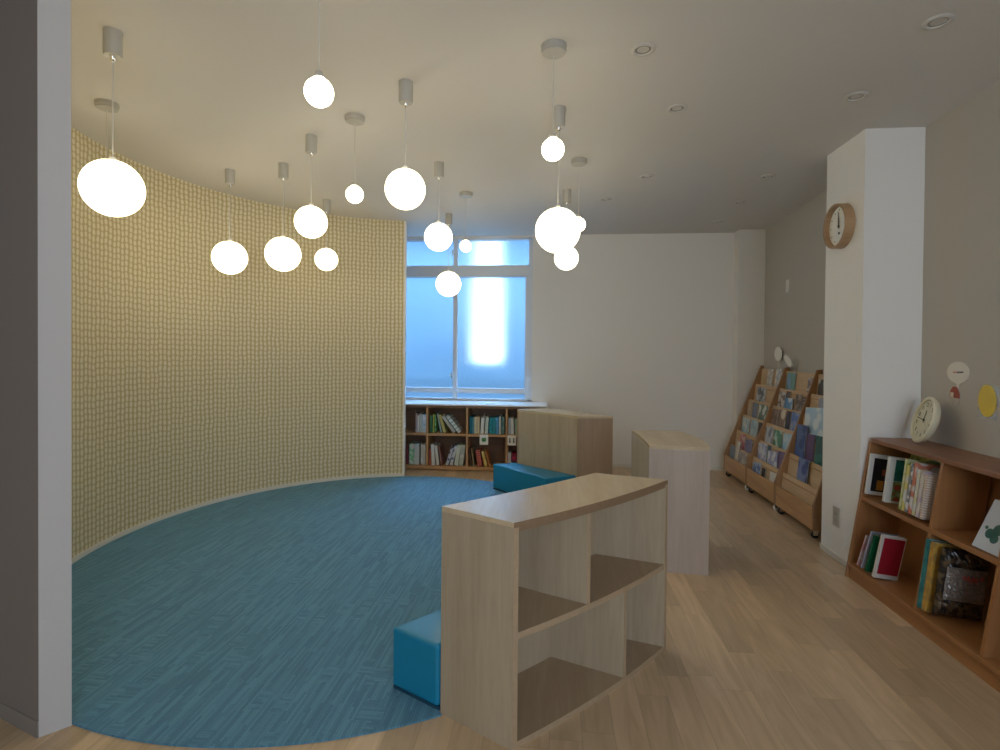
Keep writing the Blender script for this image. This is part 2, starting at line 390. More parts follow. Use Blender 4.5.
# straight outer face of the same wall, near the camera
P0 = Vector((-1.687, 1.6195)); dd = Vector((-.946, .324)).normalized(); nn = Vector((-dd.y, dd.x))
if nn.y > 0: nn = -nn
q0, q1 = P0, P0+dd*2.0
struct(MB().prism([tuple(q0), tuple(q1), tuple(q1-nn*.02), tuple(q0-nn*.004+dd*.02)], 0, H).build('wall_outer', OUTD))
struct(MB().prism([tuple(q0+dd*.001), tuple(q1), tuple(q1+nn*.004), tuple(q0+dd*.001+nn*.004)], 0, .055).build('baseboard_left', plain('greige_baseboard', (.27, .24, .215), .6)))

# ------------------------------------------------------------------ window
win = bpy.data.objects.new('window_1', None); COL.objects.link(win); win.location = (WX1, FY, WZ0); win['kind'] = 'structure'
def wl(m, *b): return m.box(b[0]-WX1, b[1]-WX1, b[2]-FY, b[3]-FY, b[4]-WZ0, b[5]-WZ0)
yf0, yf1 = FY+.0, FY+.09
m = MB()
wl(m, WX0, WX1, yf0, yf1, WZ1-.022, WZ1); wl(m, WX0, WX1, yf0, yf1, WZ0, WZ0+.02)
wl(m, WX1-.045, WX1, yf0, yf1, WZ0, WZ1); wl(m, WX0, WX0+.04, yf0, yf1, WZ0, WZ1)
wl(m, WX0, WX1-.045, yf0, yf1, 2.135, 2.265)                     # deep transom rail
wl(m, WX0, WX1-.045, FY-.006, yf1, 2.135, 2.15)
wl(m, -1.147, -1.098, yf0+.01, yf1-.005, WZ0, WZ1)               # mullion
m.build('window_frame', FRAMEW, win, bevel=.003)
m = MB()
wl(m, -1.0975, -.3205, yf0+.03, yf1-.01, .80, .86); wl(m, WX0+.0405, -1.1475, yf0+.03, yf1-.01, .80, .86)

m.build('window_sash', FRAMEW, win, bevel=.003)
m = MB(); wl(m, -.32, -.2805, yf0+.028, yf1-.012, WZ0+.0205, 2.1345); m.build('window_stile', FRAMEW, win, bevel=.003)
FG = frosted()
for x0, x1, z0, z1 in ((-1.10, -.28, .86, 2.135), (WX0+.04, -1.14, .86, 2.135), (-1.10, -.28, WZ0+.02, .80), (WX0+.04, -1.14, WZ0+.02, .80), (-1.10, -.28, 2.265, WZ1-.02), (WX0+.04, -1.14, 2.265, WZ1-.02)):
    m = MB(); wl(m, x0, x1, FY+.055, FY+.061, z0, z1); m.build('pane', FG, win)
for z in (2.40, 1.0):
    m = MB(); wl(m, -1.162, -1.15, yf0-.02, yf0+.02, z-.03, z+.04); wl(m, -1.18, -1.15, yf0-.028, yf0-.018, z+.0, z+.012)
    o = m.build('latch', CHROME, win, bevel=.003)

# outside: the neighbouring houses seen as blurs through the frosted glass
FACADE = plain('neighbour_render', (.19, .29, .37), .9, bump=.3, bscale=30)
def house(name, label, x0, x1, y0, y1, h, cat='building'):
    r = thing(name, label, cat, ((x0+x1)/2, y0, -.1))
    w = (x1-x0)/2
    MB().box(-w, w, 0, y1-y0, 0, h).build('wall', FACADE, r)
    MB().prism([(-w-.05, h), (w+.05, h), (0, h+1.0)], -.15, y1-y0+.15, 'Y').build('roof', plain('roof_slate', (.12, .13, .15), .7), r)
    return r
house('neighbour_house', 'blue grey neighbouring house blurred through the left window panes', -6.2, -1.33, 8.3, 9.2, 5.2)
house('neighbour_house', 'blue grey neighbouring house blurred at the right edge of the window', -.80, 4.2, 8.3, 9.2, 5.2)
MB().box(-7, 5, 6.5, 14, -.3, -.1).build('ground', plain('outdoor_gravel', (.35, .35, .34), .9, bump=.5, bscale=20))['kind'] = 'structure'
m = MB(); m.box(-2.2, -.4, 7.9, 7.94, -.1, 1.12)
for z in (.4, .9): m.box(-2.2, -.4, 7.87, 7.9, z-.05, z+.05)
tag(m.build('garden_fence', FACADE), 'pale garden fence closing the gap behind the lower right window pane', 'fence')

# ------------------------------------------------------------------ pendants
def pendant(x, y, kind, zc, label, canopy, r=None):
    t = thing('pendant_lamp', label, 'pendant lamp', (x, y, H), (0, 0, random.random()*6), 'globe pendant lamps hanging from the ceiling')
    R = r or {'L': .121, 'M': .098, 'S': .048}[kind]
    z = zc-H
    if canopy == 'cyl':
        MB().lathe([(.0, 0), (.034, 0), (.034, -.098), (.031, -.103), (.0, -.103)], 32).build('canopy', GREYM, t)
        MB().lathe([(0, -.102), (.012, -.102), (.010, -.118), (.004, -.124), (0, -.124)], 16).build('cord_grip', CHROME, t)
    else:
        MB().lathe([(0, 0), (.055, 0), (.055, -.020), (.050, -.024), (.050, -.031), (0, -.031)], 36).build('canopy', GREYM, t)
    MB().tube((0, 0, -.035), (0, 0, z+R*.93), .0028 if kind != 'S' else .0022).build('cord', CORD, t)
    # opal globe, cut flat where the cap sits
    m = MB(); prof = []; a0 = .42 if kind != 'S' else .30
    for i in range(25):
        a = a0 + (PI-a0)*i/24; prof.append((max(R*math.sin(a), 0), z+R*math.cos(a)))
    prof[-1] = (0, z-R); top = prof[0]
    m.lathe([(0, top[1]+.001), (top[0]-.004, top[1]+.001)] + prof, 48); m.build('globe', GLOBE if kind != 'S' else BULB, t)
    MB().lathe([(0, top[1]+.024), (.012, top[1]+.022), (.017, top[1]+.01), (.02, top[1]+.0012), (0, top[1]+.0012)], 24).build('globe_cap', WHP if kind != 'S' else GREYM, t)
    return t
P = [(-1.819, 2.074, 'L', 1.955, 'largest looking glowing globe pendant at the far left, nearest the stub wall', 'cyl', .115),
     (-2.381, 2.677, 'S', 2.165, 'small bulb pendant on a flat disc hidden behind the big left globe', 'disc'),
     (-.795, 1.765, 'S', 2.165, 'small bright bulb pendant high up, its cord running out of the picture top', 'disc'),
     (-2.365, 3.754, 'L', 1.96, 'globe pendant close to the patterned wall, left of its equally big low twin', 'cyl'),
     (-1.907, 3.659, 'L', 1.965, 'big low globe pendant between the far left one and a higher middle globe', 'cyl'),
     (-1.485, 3.192, 'M', 2.075, 'medium globe pendant hanging above and right of two big low globes', 'cyl'),
     (-1.985, 4.571, 'M', 2.08, 'small looking cream globe farthest back against the patterned wall', 'cyl'),
     (-1.116, 2.944, 'S', 2.165, 'small bright bulb on a flat disc, left of the large middle globe', 'disc'),
     (-.725, 2.585, 'M', 2.08, 'cream globe pendant in the middle of the ceiling, left of the window', 'cyl'),
     (-.804, 3.72, 'M', 2.085, 'medium globe pendant in front of the upper left window pane', 'cyl'),
     (-1.006, 5.121, 'L', 1.93, 'low globe pendant in front of the window mullion, nearest the window', 'cyl'),
     (-.731, 4.446, 'S', 2.16, 'small bulb pendant in front of the upper right window pane', 'disc'),
     (-.009, 2.332, 'S', 2.16, 'small bright bulb on a wide flat disc, above the large right globe', 'disc'),
     (.019, 2.927, 'L', 1.945, 'large globe pendant right of the window, overlapping two farther lamps', 'cyl'),
     (.100, 4.419, 'M', 2.05, 'globe pendant peeking out below the large right globe', 'cyl'),
     (.164, 3.732, 'S', 2.16, 'small bulb on a flat disc peeking out right of the large right globe', 'disc')]
for q in P: pendant(*q)

# downlights (switched off)
D = [(.373, 2.387, 'nearest on the left of the plain ceiling'), (.646, 2.976, 'second of the left ceiling row'), (1.513, 2.909, 'just in front of the pillar top'),
     (1.485, 2.282, 'nearest in the upper right corner of the picture'), (.681, 4.108, 'third of the left ceiling row'), (.438, 4.703, 'just behind the right hand pendants'),
     (1.565, 4.172, 'left of the pillar, nearest of three beside it'), (1.60, 4.875, 'left of the pillar, middle of three beside it'), (1.628, 5.567, 'farthest back, by the corner column')]
DLI = plain('downlight_inner', (.55, .54, .5), .25, .6)
for x, y, s in D:
    t = thing('downlight', 'small round recessed downlight, unlit, ' + s, 'downlight', (x, y, H), (0, 0, 0), 'recessed downlights in the ceiling')
    MB().lathe([(.034, -.0005), (.052, -.0005), (.052, -.004), (.046, -.008), (.038, -.008), (.034, -.003)], 32).build('trim_ring', plain('downlight_ring', (.62, .59, .54), .6), t)
    MB().lathe([(0, -.001), (.036, -.001), (.033, -.004), (.02, -.0022), (0, -.0018)], 28).build('lens', DLI, t)

# ------------------------------------------------------------------ curved ply pods
PH = .743
def arcpts(a, b, sag, n, flip=1):
    a, b = Vector(a), Vector(b); d = b-a; nrm = Vector((d.y, -d.x)).normalized()*flip
    return [tuple(a+d*(i/n)+nrm*sag*4*(i/n)*(1-i/n)) for i in range(n+1)]
def pod(label, I1, I2, O1, O2, div_top, div_low, sag=.045):
    """I1-I2 carpet side, O1-O2 open shelf side (curved); end panels at I1-O1 and I2-O2"""
    c = (Vector(O1)+Vector(O2)+Vector(I1)+Vector(I2))/4
    t = thing('curved_bookcase', label, 'bookcase', (c.x, c.y, 0), (0, 0, 0), 'curved plywood bookcases round the carpet')
    n = 24
    sgn = 1
    A = Vector(O1)-c; B = Vector(O2)-c; IA = Vector(I1)-c; IB = Vector(I2)-c
    d = B-A; nr = Vector((d.y, -d.x)).normalized()
    if nr.dot((A+B)/2) < 0: sgn = -1
    fo = arcpts(A, B, sag, n, sgn); bi = arcpts(IA, IB, .012, n, sgn)
    th = .02
    def slab(u0, u1, z0, z1, f_in=0., b_in=0., name='shelf', mats=None, edge=None, bev=0.):
        i0, i1 = u0, u1
        def lerp(arr, u): 
            x = u*n; i = min(int(x), n-1); f = x-i; return Vector(arr[i])*(1-f)+Vector(arr[i+1])*f
        fr = []; bk = []; K = 20
        for q in range(K+1):
            u = i0+(i1-i0)*q/K; F = lerp(fo, u); Bk = lerp(bi, u); dd = (F-Bk).normalized()
            fr.append(F-dd*f_in); bk.append(Bk+dd*b_in)
        m = MB(); vs = []; fs = []
        for a, b in zip(fr, bk): vs += [(a.x, a.y, z0), (a.x, a.y, z1), (b.x, b.y, z1), (b.x, b.y, z0)]
        for q in range(K):
            k = 4*q
            m.cur = 0
            fs.append((k, k+4, k+5, k+1))   # front
            fs.append((k+1, k+5, k+6, k+2)); fs.append((k+2, k+6, k+7, k+3)); fs.append((k+3, k+7, k+4, k))
        fs += [(0, 1, 2, 3), (4*K+3, 4*K+2, 4*K+1, 4*K)]
        m.add(vs, fs)
        if edge is not None:
            for q in range(K): m.mi[4*q] = 1
        return m.build(name, mats, t, bevel=bev)
    L = d.length
    slab(0, 1, PH-.018, PH, 0, 0, 'top_panel', [birchtop(), PLYM], 1)
    # dark glue line under the top, ply veneer lip
    slab(0.022, .978, PH-.032, PH-.0185, .002, .28, 'top_lip', [PLYM, PLYM], 1)
    e = th/L
    slab(0, e, 0, PH-.0185, 0, .0, 'end_panel', [endtone({'n': 'A', 'm': 'B', 'f': 'C'}[label[0]]), PLY], 1)
    slab(1-e, 1, 0, PH-.0185, 0, .0, 'end_panel', [endtone({'n': 'A', 'm': 'B', 'f': 'C'}[label[0]]), PLY], 1)
    # carpet side panel
    m = MB(); vs = []; fs = []
    for q in range(n+1):
        u = q/n; u2 = e+(1-2*e)*u; x = u2*n; i = min(int(x), n-1); f = x-i
        b = Vector(bi[i])*(1-f)+Vector(bi[i+1])*f; F = Vector(fo[i])*(1-f)+Vector(fo[i+1])*f; dd = (F-b).normalized()*.014
        vs += [(b.x, b.y, 0), (b.x, b.y, PH-.0185), (b.x+dd.x, b.y+dd.y, PH-.0185), (b.x+dd.x, b.y+dd.y, 0)]
    for q in range(n):
        k = 4*q; fs += [(k, k+4, k+5, k+1), (k+1, k+5, k+6, k+2), (k+2, k+6, k+7, k+3), (k+3, k+7, k+4, k)]
    fs += [(0, 1, 2, 3), (4*n+3, 4*n+2, 4*n+1, 4*n)]
    m.add(vs, fs); m.build('back_panel', birch('Z'), t)
    slab(e, 1-e, .0, .020, .003, .0145, 'bottom_shelf', [shelfwood('Y'), PLY], 1)
    slab(e, 1-e, .357, .379, .003, .0145, 'shelf', [shelfwood('Y'), PLY], 1)
    for u in div_top: slab(u-e*.45, u+e*.45, .3795, PH-.0325, .004, .0145, 'divider', [birch('Z'), PLY], 1)
    for u in div_low: slab(u-e*.45, u+e*.45, .0205, .3565, .004, .0145, 'divider', [birch('Z'), PLY], 1)
    return t
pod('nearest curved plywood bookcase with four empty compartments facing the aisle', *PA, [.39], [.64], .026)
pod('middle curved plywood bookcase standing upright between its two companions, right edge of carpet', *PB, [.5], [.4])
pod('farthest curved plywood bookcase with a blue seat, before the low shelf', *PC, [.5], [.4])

def seat(label, a, b, f2, f1):
    c = (Vector(a)+Vector(b)+Vector(f1)+Vector(f2))/4
    t = thing('bench_seat', label, 'seat', (c.x, c.y, .007), (0, 0, 0), 'blue vinyl bench seats on the carpet')
    q = [Vector(p)-c for p in (a, b, f2, f1)]
    ar = sum(q[i].x*q[(i+1) % 4].y-q[(i+1) % 4].x*q[i].y for i in range(4))
    if ar < 0: q = q[::-1]
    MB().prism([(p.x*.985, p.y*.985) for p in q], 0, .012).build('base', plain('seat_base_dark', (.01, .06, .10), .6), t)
    MB().prism([tuple(p) for p in q], .0125, .236).build('cushion', BLUEV, t, bevel=.012, seg=4)
    return t
seat('near blue vinyl bench seat tucked against the left of the nearest bookcase', (-.401, 1.885), (.184, 2.500), (-.010, 2.625), (-.600, 1.995))
seat('far blue vinyl bench seat in front of the farthest curved bookcase', (.208, 4.610), (-.342, 5.055), (-.548, 4.985), (-.045, 4.470))

# ------------------------------------------------------------------ books
def book(name, label, t, h, d, loc, rot, cm, group, cat='book', pages=True, extra=None):
    """spine faces -y, thickness along x from 0 to t, height along z"""
    r = thing(name, label, cat, loc, rot, group)
    w = min(.0022, t*.2)
    m = MB(); m.box(0, w, 0, d, 0, h); m.box(t-w, t, 0, d, 0, h); m.box(w, t-w, 0, w, 0, h)
    m.build('cover', cm, r)
    MB().box(w, t-w, w, d-.003, .003, h-.003).build('pages', PAPER, r)
    return r
def small_book(label, x, w, h, lean, base, cm, group='picture books in the low shelf under the window'):
    d = random.uniform(.17, .2); zt = {1: .398, 0: .047}[base]; r = math.radians(lean)  # lean>0: top to the left
    x0 = x if lean > 0 else x
    m = MB(); m.box(0, w, 0, d, 0, h) if lean >= 0 else m.box(-w, 0, 0, d, 0, h)
    o = m.build('book', cm, None, bevel=.0015, seg=1)
    o.location = (x0 if lean >= 0 else x+w, 5.735, zt+.0008); o.rotation_euler = (0, -r, 0)
    return tag(o, label, 'book', group)

# low walnut shelf below the window
BX0, BX1, BY0, BY1 = -2.3, -.06, 5.70, 6.05
sh = thing('low_bookshelf', 'long low dark wooden bookshelf with white top under the window', 'bookshelf', ((BX0+BX1)/2, BY0, 0))
def bl(m, *b): cx = (BX0+BX1)/2; return m.box(b[0]-cx, b[1]-cx, b[2]-BY0, b[3]-BY0, b[4], b[5])
bl(MB(), BX0-.01, -.055, BY0-.012, FY-.002, .700, .716).build('counter_top', plain('white_laminate', (.84, .84, .83), .3), sh, bevel=.003)
xs = [BX0, -1.776, -1.342, -.907, -.483, -.075]
m = MB(); bl(m, BX0, -.065, BY1-.01, BY1, 0, .699); m.build('back_panel', walnut('X'), sh)
for x in (xs[0], xs[-1]): bl(MB(), x-.011, x+.011, BY0, BY1-.0105, 0, .699).build('side_panel', walnut('Z'), sh)
for x in xs[1:-1]:
    bl(MB(), x-.010, x+.010, BY0+.001, BY1-.0105, .386+.012, .675).build('divider', oak('Z'), sh)
    bl(MB(), x-.010, x+.010, BY0+.001, BY1-.0105, .0465, .373).build('divider', oak('Z'), sh)
bl(MB(), BX0+.0115, -.0865, BY0+.002, BY1-.0105, .3735, .3975).build('shelf', oak('X'), sh)
bl(MB(), BX0+.0115, -.0865, BY0+.002, BY1-.0105, .012, .046).build('bottom_shelf', oak('X'), sh)
bl(MB(), BX0+.0115, -.0865, BY0+.002, BY1-.0105, .6755, .699).build('top_panel', walnut('X'), sh)

def pxx(p): return -1.342+(p-427)*.01075
Wt, Gy, PkG = (.72, .72, .70), (.52, .55, .56), (.50, .42, .42)
bk = [ # label, px0, px1, height, lean, row, colours
 ('grey pink thin book, leftmost on the top row beside the curved wall', 414.3, 416.3, .205, 0, 1, cover(PkG)),
 ('white thin book right of a grey pink one in the first upper compartment', 416.5, 418.3, .185, 0, 1, cover(Wt)),
 ('pale green book in the middle of the first upper compartment', 418.6, 420.9, .20, 0, 1, cover((.42, .58, .55), Wt, 'lines', 30)),
 ('white and sky blue book against the right side of the first upper compartment', 421.2, 425.4, .195, 0, 1, cover(Wt, (.40, .55, .70), 'cloud', 30)),
 ('dark green book, first in the second upper compartment', 429, 432, .19, 0, 1, cover((.04, .16, .09))),
 ('lime green thin book beside the dark green one, upper second compartment', 432.2, 433.6, .205, 0, 1, cover((.42, .48, .08))),
 ('black and green book in the second upper compartment', 433.8, 435.8, .19, 0, 1, cover((.02, .05, .06), (.15, .40, .15), 'cloud', 25)),
 ('teal grey book leaning left before the olive one, upper second compartment', 440.0, 441.6, .21, 12, 1, cover((.28, .40, .40))),
 ('olive yellow book leaning left in the second upper compartment', 443, 446, .20, 17, 1, cover((.42, .36, .08), (.55, .50, .25), 'lines', 14)),
 ('silver grey book leaning steeply left in the second upper compartment', 453.0, 456.2, .215, 37, 1, cover((.45, .47, .48))),
 ('white book leaning steeply left, right of the silver grey one', 458.2, 461.6, .225, 38, 1, cover((.78, .80, .80), (.35, .5, .5), 'lines', 8)),
 ('deep teal book, first in the third upper compartment', 469.3, 472, .185, 0, 1, cover((.01, .14, .22))),
 ('mid blue thin book beside the deep teal one, third upper compartment', 472.2, 474, .175, 0, 1, cover((.10, .30, .42))),
 ('cream book with green foot in the third upper compartment', 474.2, 476.8, .18, 0, 1, cover((.62, .57, .40))),
 ('tan cream book with a brown band beside another cream one', 477, 479.6, .178, 0, 1, cover((.55, .42, .24), (.66, .6, .45), 'lines', 20)),
 ('white book leaning right under the upright quill like marker', 480.2, 483.6, .17, -4, 1, cover((.72, .74, .72))),
 ('white and mint book left of the wide teal books', 484.6, 487.8, .178, -4, 1, cover(Wt, (.42, .62, .56), 'lines', 30)),
 ('wide teal book in the middle of the third upper compartment', 488.8, 492, .175, -3, 1, cover((.01, .20, .29), (.02, .33, .42), 'cloud', 30)),
 ('dark turquoise book right of the wide teal one', 492.2, 495.6, .178, -2, 1, cover((.02, .26, .33))),
 ('bright blue book toward the right of the third upper compartment', 495.8, 499, .182, 0, 1, cover((.09, .28, .48))),
 ('white thin book right of the bright blue one', 499.2, 500.8, .19, 0, 1, cover((.70, .74, .70))),
 ('dark bottle green book, last in the third upper compartment', 501.4, 504.6, .19, 0, 1, cover((.04, .12, .11), (.15, .25, .22), 'cloud', 40)),
 ('grey white book, first in the fourth upper compartment', 508.2, 510.8, .175, 0, 1, cover((.50, .54, .60))),
 ('clean white book second in the fourth upper compartment', 511.2, 514.2, .175, 3, 1, cover((.74, .75, .73))),
 ('sage green book beside the corner of the far curved bookcase', 515.4, 519, .165, 4, 1, cover((.36, .46, .34))),
 # lower row
 ('dark maroon book at the lower left corner beside the curved wall', 404.9, 407.2, .21, 0, 0, cover((.22, .06, .08))),
 ('white book with a green print in the first lower compartment', 408, 413, .225, 0, 0, cover(Wt, (.25, .60, .32), 'spots', 30)),
 ('white and grey striped book in the first lower compartment', 413.2, 418.4, .225, 0, 0, cover(Wt, (.45, .55, .52), 'lines', 30)),
 ('pinkish grey book at the right end of the first lower compartment', 420, 425, .22, 0, 0, cover((.52, .46, .44), (.62, .6, .5), 'lines', 25)),
 ('brick red book, first in the second lower compartment', 428.4, 430.6, .17, 0, 0, cover((.38, .09, .06))),
 ('tall white book right of the brick red one, lower second compartment', 431.2, 434.8, .225, 3, 0, cover((.70, .72, .72))),
 ('grey white book leaning against the tall white one', 435.8, 439, .215, 6, 0, cover((.50, .50, .49), (.66, .66, .64), 'lines', 22)),
 ('reddish brown thin book leaning left, lower second compartment', 440.8, 442.4, .205, 9, 0, cover((.28, .12, .10))),
 ('navy book with white print leaning right, lower second compartment', 445.2, 448.2, .205, -17, 0, cover((.04, .08, .22), (.5, .52, .6), 'spots', 35)),
 ('blue and white patterned book leaning right beside the navy one', 449.4, 452.6, .215, -14, 0, cover((.09, .15, .32), (.6, .62, .66), 'spots', 30)),
 ('pale green white book leaning right, third of four on the lower second compartment', 454, 458, .222, -9, 0, cover(Wt, (.45, .55, .42), 'lines', 25)),
 ('broad off white book leaning right against the divider, lower second compartment', 458.6, 463, .222, -8, 0, cover((.68, .68, .62), (.45, .5, .45), 'spots', 22)),
 ('dark brown book, first in the third lower compartment', 471.1, 472.6, .19, 9, 0, cover((.10, .05, .04))),
 ('olive brown thin book leaning left, third lower compartment', 473.6, 474.9, .19, 9, 0, cover((.28, .24, .13))),
 ('red book leaning left in the third lower compartment', 478, 482.6, .17, 8, 0, cover((.42, .05, .05), (.55, .2, .15), 'lines', 14)),
 ('orange yellow book leaning left, third lower compartment', 485, 488, .165, 14, 0, cover((.62, .36, .06), (.7, .55, .2), 'cloud', 20)),
 ('dull orange thin book, last of the leaning row behind the icon card', 489.4, 490.9, .165, 15, 0, cover((.50, .20, .05))),
 ('pink white striped book, first in the fourth lower compartment', 508, 511.4, .16, 0, 0, cover((.66, .55, .55), (.75, .7, .7), 'lines', 40)),
 ('crimson and black book beside the far curved bookcase corner', 512.2, 516.4, .145, 0, 0, cover((.10, .03, .06), (.55, .03, .12), 'spots', 18)),
]
for lb, a, b, h, ln, row, cm in bk:
    small_book(lb, pxx(a), (b-a)*.0104, h, ln, row, cm)
o = MB().box(0, .004, 0, .02, 0, .045).build('page_marker', WPAPER, None, loc=(pxx(482.4), 5.76, .575), rot=(0, math.radians(28), 0))
tag(o, 'slanting paper marker sticking up from the white books', 'marker')

def shelf_card(label, x, fig):
    t = thing('shelf_card', label, 'sign', (x, 5.699, .395), (0, 0, 0), 'picture cards on the low shelf edge')
    MB().box(-.046, .046, -.003, 0, -.105, 0).build('card', WPAPER, t)
    if fig == 'frog':
        M = Matrix.Translation((0, -.0035, -.055)) @ Matrix.Rotation(PI/2, 4, 'X') @ Matrix.Diagonal((1.25, 1, 1, 1))
        m = MB(); m.lathe([(0, 0), (.020, 0), (.020, .001), (0, .001)], 24, M)
        for s in (-1, 1): m.lathe([(0, 0), (.008, 0), (.008, .001), (0, .001)], 16, Matrix.Translation((s*.012, -.0035, -.037)) @ Matrix.Rotation(PI/2, 4, 'X'))
        m.build('green_icon', GREEN, t)
        MB().box(-.012, .012, -.0055, -.0045, -.060, -.056).build('icon_mark', INK, t)
    else:
        for s in (-1, 1):
            m = MB(); m.lathe([(0, 0), (.008, 0), (.008, .001), (0, .001)], 16, Matrix.Translation((s*.021, -.0035, -.036)) @ Matrix.Rotation(PI/2, 4, 'X'))
            m.add([(s*.021-.010, -.0035, -.075), (s*.021+.010, -.0035, -.075), (s*.021+.004, -.0035, -.044), (s*.021-.004, -.0035, -.044),
                   (s*.021-.010, -.0045, -.075), (s*.021+.010, -.0045, -.075), (s*.021+.004, -.0045, -.044), (s*.021-.004, -.0045, -.044)],
                  [(3, 2, 1, 0), (4, 5, 6, 7), (0, 1, 5, 4), (1, 2, 6, 5), (2, 3, 7, 6), (3, 0, 4, 7)])
            m.build('figure_icon', INK, t)
shelf_card('white card with a round green icon hanging from the low shelf edge', pxx(484.5), 'frog')
shelf_card('white card with two small dark figures hanging beside the far bookcase', pxx(512.2), 'two')

# ------------------------------------------------------------------ display racks
RT = [.235, .335, .49, .65, .81, .97, 1.13]
RD = .385
def rx_of(z): return .01+max(0, (z-.235)/(1.13-.235))*(RD-.04)
RW = .648
def rack(label, y_far, depth):
    global RD; RD = depth
    t = thing('display_rack', label, 'display rack', (1.80, y_far, 0), (0, 0, 0), 'wooden display racks on castors')
    prof = [(0, .065), (0, .24), (RD-.03, 1.16), (RD, 1.165), (RD, .065)]
    for yy in (-.018, -RW): MB().prism(prof, yy, yy+.018, 'Y').build('side_panel', oakdark('Z'), t, bevel=.002)
    y0, y1 = -.0185, -RW+.0185
    MB().box(.003, .018, y1, y0, .066, .225).build('front_panel', oak('Y'), t, bevel=.0015)
    MB()   .box(.018, RD-.001, y1, y0, .066, .080).build('bottom_panel', oak('Y'), t)
    for i in range(1, 7):
        z = RT[i]; x = rx_of(z)+.012
        if i == 6: zb = z-.30; xb = x-.028
        else: zb = z-.20; xb = x-.022
        m = MB(); m.hexa([(xb, y1, zb), (xb+.012, y1, zb), (xb+.012, y0, zb), (xb, y0, zb), (x, y1, z), (x+.012, y1, z), (x+.012, y0, z), (x, y0, z)])
        m.build('tier_panel', oakpale('Y'), t, bevel=.001)
        if i > 1:
            MB().box(rx_of(RT[i-1])+.0, xb-.001 if xb-.001 > rx_of(RT[i-1])+.002 else xb+.0, y1, y0, z-.198, z-.19).build('tier_ledge', oak('Y'), t)
    for k, (cx, cy) in enumerate(((.035, -.045), (.035, -RW+.045), (RD-.045, -.06), (RD-.045, -RW+.06))):
        c = MB().lathe([(0, -.010), (.020, -.010), (.026, -.006), (.026, .006), (.020, .010), (0, .010)], 20, Matrix.Translation((cx, cy, .0265)) @ Matrix.Rotation(PI/2, 4, 'X'))
        w = c.build('castor', WHP if (k == 1 and y_far > 5) else BLACK, t)
        MB().box(cx-.016, cx+.016, cy-.014, cy-.011, .024, .0645).box(cx-.016, cx+.016, cy+.011, cy+.014, .024, .0645).box(cx-.022, cx+.022, cy-.016, cy+.016, .058, .0645).build('fork', CHROME, w)
    return t
RY = [5.875, 5.22, 4.565]
rack('farthest of three wooden display racks, tucked beside the corner column', RY[0], .385)
rack('middle wooden display rack between two others, full of picture books', RY[1], .36)
rack('nearest wooden display rack beside the white pillar with a big white sheet', RY[2], .334)
def booklet(r, tier, u0, u1, top, cm, label, roll=0., off=0.):
    """face-out booklet: leans on tier panel, top = height above the panel top"""
    global RD; RD = (.385, .36, .334)[r]
    z = RT[tier]; ys = RY[r]-.02; top -= (.03 if tier == 6 else .012 if top > .08 or r == 2 and tier < 4 else .068)
    yc = ys-(u0+u1)/2*(RW-.04); w = abs(u1-u0)*(RW-.04)*.93
    zb = z-.175 if tier > 1 else .095
    if tier == 6: zb = z-.185
    h = (z+top)-zb
    xs_ = rx_of(z)+.012 ; sl = .022/.20 if tier < 6 else .028/.30
    xb = xs_-(z-zb)*sl
    o = thing('picture_book', label, 'picture book', (1.80+xb-.0105-off, yc, zb), (math.radians(roll), math.atan(sl), 0), 'picture books facing out on the racks')
    MB().box(0, .0012, -w/2, w/2, 0, h).build('cover', cm, o)
    MB().box(.0013, .0055, -w/2+.002, w/2-.002, .002, h-.002).build('pages', PAPER, o)
    MB().box(.0056, .0068, -w/2, w/2, 0, h).build('back_cover', cm, o)
    return o
NV, LB, SK = (.03, .06, .17), (.30, .48, .66), (.55, .70, .80)
